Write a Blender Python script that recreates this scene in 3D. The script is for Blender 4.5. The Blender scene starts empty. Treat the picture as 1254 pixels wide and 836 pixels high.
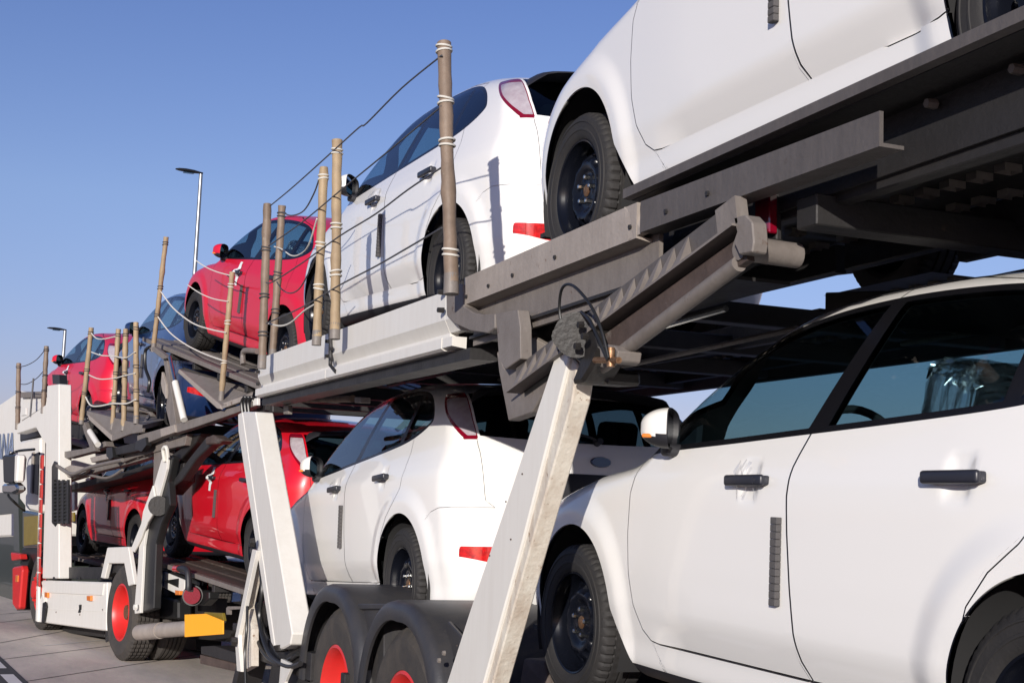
import bpy, bmesh, math, random, time
import numpy as np
from mathutils import Vector, Matrix
T_START = time.time()
random.seed(7); rng = np.random.default_rng(7)
SC = bpy.context.scene
COL = SC.collection

# ---------------------------------------------------------------- camera
CAM_F, CAM_YAW, CAM_PITCH, CAM_ROLL, CAM_H = 1733.5, 0.39323, 0.11492, 0.037882, 1.78
def cam_axes():
    cy, sy, cp, sp = math.cos(CAM_YAW), math.sin(CAM_YAW), math.cos(CAM_PITCH), math.sin(CAM_PITCH)
    fwd = np.array([sy*cp, cy*cp, sp]); right = np.array([cy, -sy, 0.0]); up = np.cross(right, fwd)
    cr, sr = math.cos(CAM_ROLL), math.sin(CAM_ROLL)
    return right*cr+up*sr, up*cr-right*sr, fwd
_r, _u, _w = cam_axes()
cam_data = bpy.data.cameras.new('camera'); cam = bpy.data.objects.new('camera', cam_data); COL.objects.link(cam)
cam_data.sensor_width = 36.0; cam_data.lens = CAM_F/1254*36.0; cam_data.clip_start = .05; cam_data.clip_end = 3000
cam.matrix_world = Matrix(((_r[0], _u[0], -_w[0], 0), (_r[1], _u[1], -_w[1], 0), (_r[2], _u[2], -_w[2], CAM_H), (0, 0, 0, 1)))
SC.camera = cam

# ---------------------------------------------------------------- daylight
SUN_DIR = Vector((1.0, 1.47, -.42)).normalized()        # the way the light travels
SUN_EL = math.asin(-SUN_DIR.z); SUN_AZ = math.atan2(-SUN_DIR.x, -SUN_DIR.y)
world = bpy.data.worlds.new('World'); SC.world = world; world.use_nodes = True
_nt = world.node_tree; _nt.nodes.clear()
_sky = _nt.nodes.new('ShaderNodeTexSky'); _sky.sky_type = 'NISHITA'; _sky.sun_disc = False
_sky.sun_elevation = SUN_EL; _sky.sun_rotation = SUN_AZ; _sky.air_density = 1.0; _sky.dust_density = .3; _sky.ozone_density = 4.0
_bg = _nt.nodes.new('ShaderNodeBackground'); _bg.inputs['Strength'].default_value = .125
_out = _nt.nodes.new('ShaderNodeOutputWorld')
# colour balance of the clear sky, slightly towards violet as in the photograph
_tc = _nt.nodes.new('ShaderNodeTexCoord'); _sx = _nt.nodes.new('ShaderNodeSeparateXYZ'); _cr = _nt.nodes.new('ShaderNodeValToRGB')
_mx = _nt.nodes.new('ShaderNodeMix'); _mx.data_type = 'RGBA'; _mx.blend_type = 'MULTIPLY'; _mx.inputs[0].default_value = 1
_e = _cr.color_ramp.elements; _e[0].position = .0; _e[0].color = (.84,.605,.83,1); _e[1].position = .45; _e[1].color = (.88,.76,1.02,1)
_n = _e.new(.20); _n.color = (1.22,.92,1.0,1)
_nt.links.new(_tc.outputs['Generated'], _sx.inputs[0]); _nt.links.new(_sx.outputs['Z'], _cr.inputs[0])
_nt.links.new(_sky.outputs[0], _mx.inputs[6]); _nt.links.new(_cr.outputs[0], _mx.inputs[7])
_nt.links.new(_mx.outputs[2], _bg.inputs[0]); _nt.links.new(_bg.outputs[0], _out.inputs[0])
sun_d = bpy.data.lights.new('sun', 'SUN'); sun_d.energy = 5.0; sun_d.angle = math.radians(.5); sun_d.color = (1, .94, .865)
sun = bpy.data.objects.new('sun', sun_d); COL.objects.link(sun)
sun.rotation_euler = SUN_DIR.to_track_quat('-Z', 'Y').to_euler()
SC.view_settings.view_transform = 'Standard'; SC.view_settings.look = 'None'
SC.view_settings.exposure = 0.0; SC.view_settings.gamma = 1.0
try:
    SC.cycles.max_bounces = 8; SC.cycles.transparent_max_bounces = 16; SC.cycles.transmission_bounces = 8
    SC.cycles.caustics_reflective = False; SC.cycles.caustics_refractive = False
except Exception: pass

# ---------------------------------------------------------------- materials
def mat(name, col, rough=.5, metal=0., coat=0., spec=.5, noise=None, bump=None, emit=None, dirt=None, coat_rough=.03, streak=None):
    """noise=(scale, amount[, colour2]) mottles the colour; bump=(scale, strength); dirt=(scale, threshold, colour)"""
    m = bpy.data.materials.new(name); m.use_nodes = True; nt = m.node_tree; b = nt.nodes['Principled BSDF']
    b.inputs['Base Color'].default_value = (*col, 1); b.inputs['Roughness'].default_value = rough
    b.inputs['Metallic'].default_value = metal; b.inputs['Coat Weight'].default_value = coat
    b.inputs['Coat Roughness'].default_value = coat_rough
    b.inputs['Specular IOR Level'].default_value = spec
    if noise or bump or dirt or streak:
        tc = nt.nodes.new('ShaderNodeTexCoord')
    src = None
    if noise:
        n = nt.nodes.new('ShaderNodeTexNoise'); n.inputs['Scale'].default_value = noise[0]; n.inputs['Detail'].default_value = 8
        n.inputs['Roughness'].default_value = .65
        nt.links.new(tc.outputs['Object'], n.inputs['Vector'])
        r = nt.nodes.new('ShaderNodeValToRGB'); r.color_ramp.elements[0].position = .32; r.color_ramp.elements[1].position = .68
        c2 = noise[2] if len(noise) > 2 else tuple(c*.6 for c in col)
        a = noise[1]
        lo = tuple(col[i]*(1-a)+c2[i]*a for i in range(3))
        r.color_ramp.elements[0].color = (*lo, 1); r.color_ramp.elements[1].color = (*col, 1)
        nt.links.new(n.outputs['Fac'], r.inputs['Fac']); src = r.outputs['Color']
        rr = nt.nodes.new('ShaderNodeMapRange'); rr.inputs['To Min'].default_value = min(1, rough*1.25); rr.inputs['To Max'].default_value = rough*.85
        nt.links.new(n.outputs['Fac'], rr.inputs['Value']); nt.links.new(rr.outputs[0], b.inputs['Roughness'])
    if dirt:
        n2 = nt.nodes.new('ShaderNodeTexNoise'); n2.inputs['Scale'].default_value = dirt[0]; n2.inputs['Detail'].default_value = 10
        n2.inputs['Roughness'].default_value = .72
        nt.links.new(tc.outputs['Object'], n2.inputs['Vector'])
        r2 = nt.nodes.new('ShaderNodeValToRGB'); r2.color_ramp.elements[0].position = dirt[1]; r2.color_ramp.elements[1].position = dirt[1]+.06
        r2.color_ramp.elements[0].color = (0,0,0,1); r2.color_ramp.elements[1].color = (1,1,1,1)
        nt.links.new(n2.outputs['Fac'], r2.inputs['Fac'])
        mx = nt.nodes.new('ShaderNodeMix'); mx.data_type = 'RGBA'
        nt.links.new(r2.outputs['Color'], mx.inputs[0])
        if src: nt.links.new(src, mx.inputs[6])
        else: mx.inputs[6].default_value = (*col, 1)
        mx.inputs[7].default_value = (*dirt[2], 1); src = mx.outputs[2]
    if streak:      # run-off stains hanging down the faces: (scale, amount, colour)
        mp = nt.nodes.new('ShaderNodeMapping'); mp.inputs['Scale'].default_value = (1, 1, .10)
        n4 = nt.nodes.new('ShaderNodeTexNoise'); n4.inputs['Scale'].default_value = streak[0]; n4.inputs['Detail'].default_value = 7; n4.inputs['Roughness'].default_value = .7
        nt.links.new(tc.outputs['Object'], mp.inputs[0]); nt.links.new(mp.outputs[0], n4.inputs['Vector'])
        r4 = nt.nodes.new('ShaderNodeMapRange'); r4.inputs['From Min'].default_value = .42; r4.inputs['From Max'].default_value = .72
        r4.inputs['To Max'].default_value = streak[1]; nt.links.new(n4.outputs['Fac'], r4.inputs['Value'])
        m4 = nt.nodes.new('ShaderNodeMix'); m4.data_type = 'RGBA'; nt.links.new(r4.outputs[0], m4.inputs[0])
        if src: nt.links.new(src, m4.inputs[6])
        else: m4.inputs[6].default_value = (*col, 1)
        m4.inputs[7].default_value = (*streak[2], 1); src = m4.outputs[2]
    if src: nt.links.new(src, b.inputs['Base Color'])
    if bump:
        n3 = nt.nodes.new('ShaderNodeTexNoise'); n3.inputs['Scale'].default_value = bump[0]; n3.inputs['Detail'].default_value = 6
        nt.links.new(tc.outputs['Object'], n3.inputs['Vector'])
        bp = nt.nodes.new('ShaderNodeBump'); bp.inputs['Strength'].default_value = bump[1]; bp.inputs['Distance'].default_value = .01
        nt.links.new(n3.outputs['Fac'], bp.inputs['Height']); nt.links.new(bp.outputs[0], b.inputs['Normal'])
    if emit:
        b.inputs['Emission Color'].default_value = (*emit[0], 1); b.inputs['Emission Strength'].default_value = emit[1]
    return m

def glass_mat(name, tint, refl=1.0):
    m = bpy.data.materials.new(name); m.use_nodes = True; nt = m.node_tree; nt.nodes.clear()
    o = nt.nodes.new('ShaderNodeOutputMaterial'); tr = nt.nodes.new('ShaderNodeBsdfTransparent'); gl = nt.nodes.new('ShaderNodeBsdfGlossy')
    tr.inputs[0].default_value = (*tint, 1); gl.inputs['Roughness'].default_value = .015; gl.inputs[0].default_value = (refl, refl, refl, 1)
    fr = nt.nodes.new('ShaderNodeFresnel')
    ge = nt.nodes.new('ShaderNodeNewGeometry'); mr = nt.nodes.new('ShaderNodeMapRange')
    mr.inputs['To Min'].default_value = 1.52; mr.inputs['To Max'].default_value = 1/1.52      # same reflection from both faces
    nt.links.new(ge.outputs['Backfacing'], mr.inputs['Value']); nt.links.new(mr.outputs[0], fr.inputs[0])
    mx = nt.nodes.new('ShaderNodeMixShader')
    nt.links.new(fr.outputs[0], mx.inputs[0]); nt.links.new(tr.outputs[0], mx.inputs[1]); nt.links.new(gl.outputs[0], mx.inputs[2])
    nt.links.new(mx.outputs[0], o.inputs[0]); return m

M = {}
M['white_paint'] = mat('white_paint', (.84,.825,.79), .28, coat=.7)
M['red_paint'] = mat('red_paint', (.62,.006,.018), .34, metal=.0, coat=.8)
M['sky_tinted_red'] = mat('sky_tinted_red_paint', (.60,.008,.032), .36, coat=.3)  # red paint with the pink of the reflected sky put into its colour
M['blue_paint'] = mat('dark_blue_paint', (.012,.035,.12), .3, metal=.35, coat=1.0)
M['black_gloss'] = mat('gloss_black', (.008,.008,.010), .25, spec=.35)
M['black_plastic'] = mat('black_plastic', (.018,.018,.022), .5, bump=(220, .05))
M['handle_plastic'] = mat('handle_plastic', (.02,.021,.03), .38)
M['trim'] = mat('dark_trim', (.02,.02,.021), .8)
M['seat_fabric'] = mat('seat_fabric', (.055,.06,.075), .9, noise=(60, .5), bump=(300, .3))
M['rubber'] = mat('rubber', (.017,.016,.016), .7, noise=(9, .5, (.03,.027,.025)), bump=(90, .15))
M['rim_black'] = mat('rim_black', (.005,.006,.010), .22, spec=.22)
M['bright_metal'] = mat('bright_zinc', (.62,.63,.60), .25, metal=1.)
M['rusty_hub'] = mat('rusty_hub', (.42,.26,.15), .5, metal=.8, noise=(70, .9, (.12,.05,.02)))
M['glass'] = glass_mat('tinted_glass', (.43,.57,.61))
M['screen_glass'] = glass_mat('windscreen_glass', (.45,.60,.58))
M['rear_glass'] = glass_mat('privacy_glass', (.10,.14,.16))
M['lamp_red'] = mat('red_lamp_lens', (.20,.003,.016), .12, coat=1.)
M['lamp_clear'] = mat('clear_lamp_lens', (.50,.45,.47), .14, coat=1., noise=(16, .7, (.30,.22,.25)))
M['reflector_red'] = mat('red_reflector', (.72,.01,.01), .12, coat=1., noise=(38, .9, (.22,.0,.0)))
M['headlamp'] = mat('headlamp_lens', (.45,.47,.5), .1, metal=.5, coat=1.)
M['orange_lens'] = mat('orange_lens', (.8,.22,.03), .2, coat=1.)
M['foam'] = mat('foam_strip', (.085,.08,.08), .9, bump=(160, .3))
M['tape_white'] = mat('white_tape', (.75,.75,.75), .35)
M['tape_grey'] = mat('brown_tape', (.16,.10,.08), .5)
M['mirror_glass'] = mat('mirror_glass', (.32,.34,.36), .05, metal=1.)

# ---------------------------------------------------------------- object helpers
def tag(o, label=None, cat=None, group=None, kind=None):
    if label: o['label'] = label
    if cat: o['category'] = cat
    if group: o['group'] = group
    if kind: o['kind'] = kind
    return o
def link(name, me, parent=None, m=None):
    o = bpy.data.objects.new(name, me); COL.objects.link(o)
    if parent is not None: o.parent = parent
    if m is not None:
        if len(me.materials) == 0: me.materials.append(m)
    return o
def empty(name, loc=(0,0,0), rot=(0,0,0), parent=None):
    o = bpy.data.objects.new(name, None); COL.objects.link(o); o.location = loc; o.rotation_euler = rot
    o.empty_display_size = .2
    if parent is not None: o.parent = parent
    return o
def mesh_np(name, V, T, N=None, mats=(), midx=None, smooth=True):
    me = bpy.data.meshes.new(name)
    me.vertices.add(len(V)); me.vertices.foreach_set('co', np.asarray(V, np.float32).ravel())
    T = np.asarray(T); k = T.shape[1]
    me.loops.add(len(T)*k); me.loops.foreach_set('vertex_index', T.ravel().astype(np.int32))
    me.polygons.add(len(T)); me.polygons.foreach_set('loop_start', np.arange(0, len(T)*k, k, dtype=np.int32))
    for m in mats: me.materials.append(m)
    if midx is not None: me.polygons.foreach_set('material_index', np.asarray(midx, np.int32))
    me.polygons.foreach_set('use_smooth', np.full(len(T), smooth))
    me.update(calc_edges=True)
    if N is not None: me.normals_split_custom_set_from_vertices(np.asarray(N, np.float32).tolist())
    return me
# ---------------------------------------------------------------- car body
# car frame used while sculpting: x = metres behind the front axle, y = outward, z = up
def pchip(xs, ys):
    xs = np.array(xs, float); ys = np.array(ys, float)
    h = np.diff(xs); d = np.diff(ys)/h
    m = np.zeros(len(xs))
    for i in range(1, len(xs)-1):
        if d[i-1]*d[i] > 0:
            w1 = 2*h[i]+h[i-1]; w2 = h[i]+2*h[i-1]
            m[i] = (w1+w2)/(w1/d[i-1]+w2/d[i])
    m[0] = d[0]; m[-1] = d[-1]
    def f(x):
        x = np.asarray(x, float)
        xc = np.clip(x, xs[0], xs[-1])
        i = np.clip(np.searchsorted(xs, xc, side='right')-1, 0, len(xs)-2)
        t = (xc-xs[i])/h[i]
        v = ((2*t**3-3*t**2+1)*ys[i]+(t**3-2*t**2+t)*h[i]*m[i]
             + (-2*t**3+3*t**2)*ys[i+1]+(t**3-t**2)*h[i]*m[i+1])
        return v + m[0]*np.minimum(x-xs[0], 0) + m[-1]*np.maximum(x-xs[-1], 0)
    return f

f_prof = pchip([.12,.18,.24,.30,.36,.45,.62,.80,.90,.97,1.03,1.07,1.2,1.3,1.40,1.46,1.55],
               [.80,.842,.868,.874,.886,.902,.909,.909,.906,.888,.866,.851,.803,.762,.716,.684,.62])
f_plan = pchip([-1.0,-.86,-.7,-.5,-.2,.1,.5,1.0,1.6,2.3,2.7,3.0,3.2,3.4,3.6],
               [-.22,-.165,-.110,-.070,-.042,-.030,-.016,-.002,0,-.006,-.022,-.042,-.065,-.105,-.18])
f_top = pchip([-1.0,-.86,-.74,-.5,-.2,.1,.30,.42,.6,.8,1.0,1.2,1.4,1.6,1.9,2.3,2.6,2.9,3.1,3.3],
              [.53,.64,.73,.825,.900,.962,1.005,1.045,1.165,1.280,1.385,1.468,1.515,1.538,1.548,1.533,1.498,1.442,1.395,1.34])
f_rear = pchip([.0,.2,.3,.45,.60,.69,.735,.75,.90,1.0,1.06,1.15,1.25,1.33,1.40,1.5],
               [3.30,3.40,3.455,3.485,3.488,3.475,3.455,3.445,3.44,3.425,3.395,3.325,3.235,3.16,3.085,2.98])
f_front = pchip([.1,.25,.40,.55,.66,.75,.9],[-.70,-.80,-.845,-.850,-.80,-.70,-.55])
FA = (0.045, .340, .374); RA = (2.695, .345, .362)     # wheel openings: centre and radius

def smax(a, b, k):
    h = np.clip(.5+.5*(a-b)/k, 0, 1)
    return b*(1-h)+a*h+k*h*(1-h)

DOOR_INSET = [False]       # the lower door skin turns in towards the sill below a crease
def door_inset(x, z):
    inn = np.clip((x-.70)/.25, 0, 1)*np.clip((2.36-x)/.16, 0, 1); inn = inn*inn*(3-2*inn)
    dz = .405-z
    return .20*inn*.5*(dz+np.sqrt(dz*dz+.012**2))*np.clip((z-.25)/.01, 0, 1)

def F_car(x, y, z):
    w = f_prof(z)+f_plan(x)*np.where(z < 1.0, 1.0, np.clip(1-(z-1.0)*1.0, .5, 1))
    for cx, cz, rr in (FA, RA):
        r = np.hypot(x-cx, (z-cz)*1.0)
        q = np.clip((.525-r)/.11, 0, 1); fl = .017*q*q*(3-2*q)
        w = w+fl*np.clip((.98-z)/.2, 0, 1)*np.where(r < .40, 1-np.clip((.40-r)/.25, 0, 1)*.5, 1)
    # lower-door crease and shoulder
    if DOOR_INSET[0]: w = w-door_inset(x, z)
    w = w+.003*np.clip((x-.85)/.2, 0, 1)*np.clip((2.34-x)/.14, 0, 1)*np.clip((z-.40)/.05, 0, 1)*np.clip((.55-z)/.1, 0, 1)
    # handle bowls
    for hx, hz in ((1.385, .905), (2.36, .925)):
        w = w-.014*np.exp(-((x-hx)/.046)**4-((z-hz)/.056)**4)
    side = np.abs(y)-w
    yy = y*y
    # sweep-back of screen / hood edge
    sw = np.interp(x, [-.9,-.4,.2,.5,1.2,1.6,2.5,3.1], [.30,.16,.10,.28,.20,.05,-.03,-.08])
    xe = x-sw*yy
    cr = np.interp(x, [-.8,.3,.6,1.3,3.0], [.08,.08,.08,.085,.095])
    top = z-(f_top(xe)-cr*yy)
    rear = x-(f_rear(z)-(.10*yy+.30*yy**3))
    front = -(x-(f_front(z)+.28*yy+.35*yy**3))
    bot = .17-z
    kt = np.interp(x, [-.8,.2,.5,.9,1.3,3.2], [.11,.08,.05,.05,.08,.10])
    a = smax(side, top, kt)
    a = smax(a, rear, .11)
    a = smax(a, front, .16)
    return smax(a, bot, .06)

def car_shell():
    # spine with two rounded ends; rays outward
    nm, nc, ne = 150, 46, 120
    x0, x1 = .15, 2.75
    S = []
    for i in range(nc): S.append((x0, math.pi/2*(1-i/nc)))
    for i in range(nm+1): S.append((x0+(x1-x0)*i/nm, 0.0))
    for i in range(1, nc+1): S.append((x1, -math.pi/2*i/nc))
    e = np.radians(np.interp(np.linspace(0, 1, ne+1), [0,.10,.18,.62,.75,1], [-90,-50,-32,33,52,90]))
    S = np.array(S)
    ox = S[:,0][:,None]*np.ones(ne+1); az = S[:,1][:,None]; oz = .62
    dx = -np.sin(az)*np.cos(e)[None]; dy = np.cos(az)*np.cos(e)[None]; dz = np.sin(e)[None]*np.ones_like(az)
    lo = np.zeros_like(dx); hi = np.full_like(dx, 2.2)
    # march to bracket the first exit
    t = np.zeros_like(dx); done = np.zeros(dx.shape, bool)
    for k in range(1, 90):
        tt = k*.02
        v = F_car(ox+dx*tt, dy*tt, oz+dz*tt)
        new = (v > 0) & ~done
        lo[new] = tt-.02; hi[new] = tt; done |= new
    for k in range(26):
        m = (lo+hi)/2
        v = F_car(ox+dx*m, dy*m, oz+dz*m)
        lo = np.where(v > 0, lo, m); hi = np.where(v > 0, m, hi)
    t = (lo+hi)/2
    V = np.stack([ox+dx*t, dy*t, oz+dz*t], -1)
    V[..., 1] = np.maximum(V[..., 1], 0)
    n0, n1 = V.shape[:2]
    V = V.reshape(-1, 3)
    idx = np.arange(n0*n1).reshape(n0, n1)
    a = idx[:-1,:-1].ravel(); b = idx[1:,:-1].ravel(); c = idx[1:,1:].ravel(); d = idx[:-1,1:].ravel()
    T = np.concatenate([np.stack([a,b,c],-1), np.stack([a,c,d],-1)])
    P = V[T]; ar = np.linalg.norm(np.cross(P[:,1]-P[:,0], P[:,2]-P[:,0]), axis=1)
    T = T[ar > 1e-9]
    return V, T

def grad_n(V):
    e = 2.5e-3
    g = np.stack([F_car(V[:,0]+e, V[:,1], V[:,2])-F_car(V[:,0]-e, V[:,1], V[:,2]),
                  F_car(V[:,0], V[:,1]+e, V[:,2])-F_car(V[:,0], V[:,1]-e, V[:,2]),
                  F_car(V[:,0], V[:,1], V[:,2]+e)-F_car(V[:,0], V[:,1], V[:,2]-e)], -1)
    return g/np.maximum(np.linalg.norm(g, axis=1), 1e-9)[:,None]

def subdivide(V, T, mask):
    """split the masked triangles 1 -> 4 and their neighbours so that no edge is left hanging"""
    if not mask.any(): return V, T, np.arange(len(T))
    E = np.stack([T[:,[0,1]], T[:,[1,2]], T[:,[2,0]]], 1); E = np.sort(E, axis=2)
    key = E[...,0].astype(np.int64)*len(V)+E[...,1]
    U = np.unique(key[mask])
    pos = np.clip(np.searchsorted(U, key), 0, len(U)-1); has = U[pos] == key
    n = len(V); V = np.concatenate([V, (V[U // n]+V[U % n])/2]); mid = n+pos
    cnt = has.sum(1); out = [T[cnt == 0]]; src = [np.where(cnt == 0)[0]]
    i3 = np.where(cnt == 3)[0]; t = T[i3]; ab, bc, ca = mid[i3].T
    out += [np.stack([t[:,0],ab,ca],-1), np.stack([t[:,1],bc,ab],-1), np.stack([t[:,2],ca,bc],-1), np.stack([ab,bc,ca],-1)]; src += [i3]*4
    for c in (1, 2):
        ii = np.where(cnt == c)[0]
        if not len(ii): continue
        h = has[ii]; r0 = (h if c == 1 else ~h).argmax(1)      # c=1: the split edge; c=2: the whole edge
        r = (r0[:,None]+np.arange(3)) % 3; t = np.take_along_axis(T[ii], r, 1); m = np.take_along_axis(mid[ii], r, 1)
        if c == 1: out += [np.stack([t[:,0],m[:,0],t[:,2]],-1), np.stack([m[:,0],t[:,1],t[:,2]],-1)]; src += [ii]*2
        else:      # edges 1 (b-c) and 2 (c-a) are split
            out += [np.stack([t[:,0],t[:,1],m[:,1]],-1), np.stack([t[:,0],m[:,1],m[:,2]],-1), np.stack([m[:,2],m[:,1],t[:,2]],-1)]; src += [ii]*3
    return V, np.concatenate(out), np.concatenate(src)

def split_by(V, T, L, lab_in, lab_new, g, refine=1):
    """triangles labelled lab_in with g<0 get lab_new; mesh is cut along g=0"""
    lab_in = lab_in if isinstance(lab_in, tuple) else (lab_in,)
    for _ in range(refine):
        gv = g(V); P = V[T]
        el = np.linalg.norm(P[:,1]-P[:,0], axis=1)+np.linalg.norm(P[:,2]-P[:,0], axis=1)
        gt = gv[T]
        m = np.isin(L, lab_in) & (np.abs(gt).min(1) < el*.7) & (el > .012)
        V, T, src = subdivide(V, T, m); L = L[src]
    gv = g(V)
    gv = np.where(np.abs(gv) < 1e-7, 1e-7, gv)
    cand = np.isin(L, lab_in)
    s = gv[T] < 0
    ns = s.sum(1)
    L2 = L.copy(); L2[cand & (ns == 3)] = lab_new
    mix = cand & (ns > 0) & (ns < 3)
    if mix.any():
        M = T[mix]; sm = s[mix]; lm = L[mix]
        one = sm.sum(1) == 1
        # rotate so that the odd vertex is first
        odd = np.where(one, sm.argmax(1), (~sm).argmax(1))
        r = (odd[:,None]+np.arange(3)) % 3
        M = np.take_along_axis(M, r, 1)
        E = np.concatenate([M[:,[0,1]], M[:,[0,2]]]); Es = np.sort(E, axis=1)
        U, inv = np.unique(Es, axis=0, return_inverse=True); inv = inv.ravel()
        ga = gv[U[:,0]]; gb = gv[U[:,1]]; t = ga/(ga-gb)
        N = V[U[:,0]]*(1-t)[:,None]+V[U[:,1]]*t[:,None]
        n = len(V); V = np.concatenate([V, N]); k = len(M)
        p, q = n+inv[:k], n+inv[k:]
        tri1 = np.stack([M[:,0], p, q], -1)
        tri2 = np.stack([p, M[:,1], M[:,2]], -1); tri3 = np.stack([p, M[:,2], q], -1)
        l1 = np.where(one, lab_new, lm); l2 = np.where(one, lm, lab_new)
        T = np.concatenate([T[~mix], tri1, tri2, tri3])
        L2 = np.concatenate([L2[~mix], l1, l2, l2])
    return V, T, L2

def smooth_poly(pts, n=8, closed=True):
    P = np.array(pts, float); m = len(P); out = []
    for i in range(m):
        p0, p1, p2, p3 = P[(i-1) % m], P[i], P[(i+1) % m], P[(i+2) % m]
        for k in range(n):
            t = k/n
            out.append(.5*((2*p1)+(-p0+p2)*t+(2*p0-5*p1+4*p2-p3)*t*t+(-p0+3*p1-3*p2+p3)*t**3))
    return np.array(out)

def sd_poly(poly):
    A = np.array(poly, float); B = np.roll(A, -1, axis=0)
    lo = A.min(0)-.12; hi = A.max(0)+.12
    def f(P):
        out = np.full(len(P), .12)
        box = (P[:,0] > lo[0]) & (P[:,0] < hi[0]) & (P[:,1] > lo[1]) & (P[:,1] < hi[1])
        ii = np.where(box)[0]
        for s in range(0, len(ii), 20000):
            j = ii[s:s+20000]; Q = P[j]
            ab = (B-A)[None]; ap = Q[:,None]-A[None]
            t = np.clip((ap*ab).sum(-1)/np.maximum((ab*ab).sum(-1), 1e-12), 0, 1)
            d = np.linalg.norm(ap-ab*t[...,None], axis=-1).min(1)
            y0, y1 = A[None,:,1], B[None,:,1]; x0, x1 = A[None,:,0], B[None,:,0]
            c = ((y0 > Q[:,1:2]) != (y1 > Q[:,1:2]))
            xi = x0+(Q[:,1:2]-y0)*(x1-x0)/np.where(y1 == y0, 1e-12, y1-y0)
            ins = (c & (Q[:,0:1] < xi)).sum(1) % 2 == 1
            out[j] = np.where(ins, -d, d)
        return out
    return f

GLASS_OUT = smooth_poly([(.50,1.005),(.62,1.10),(.80,1.203),(1.0,1.305),(1.2,1.382),(1.5,1.444),(1.8,1.468),(2.1,1.468),(2.40,1.448),
                         (2.62,1.402),(2.775,1.330),(2.865,1.243),(2.86,1.205),(2.76,1.160),(2.6,1.122),(2.4,1.098),(2.0,1.071),
                         (1.6,1.048),(1.2,1.025),(.85,1.007),(.60,.990)], 5)
DOOR_F = np.array([(.60,.96),(.545,.85),(.535,.70),(.55,.55),(.585,.44),(.64,.355),(.70,.320),(.76,.3135),(1.2,.3135),(1.70,.3135),
                   (1.665,.37),(1.635,.56),(1.612,.75),(1.605,.86),(1.618,.95),(1.655,1.05),(1.70,1.15),(1.85,1.50),(1.5,1.49),(1.0,1.35),(.5,1.03)])
DOOR_R = np.array([(1.697,.3135),(2.0,.3135),(2.30,.3145),(2.375,.325),(2.395,.37),(2.385,.43),(2.39,.50),(2.425,.60),(2.50,.69),(2.60,.765),(2.67,.85),
                   (2.70,.95),(2.70,1.05),(2.66,1.15),(2.66,1.42),(2.1,1.51),(1.847,1.50),(1.699,1.15),(1.654,1.05),(1.617,.95),(1.604,.86),(1.611,.75),(1.634,.56),(1.664,.37)])

LAB = {n: i for i, n in enumerate(['body','glass','frame','front_door','rear_door','gap','front_glass','rear_glass','quarter_glass','windscreen',
      'hood','tailgate','rear_window','tail_light','lamp_clear','rear_bumper','front_bumper','reflector','headlight','arch','spoiler_zone','sill_seam','underbody','sail'])}

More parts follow.
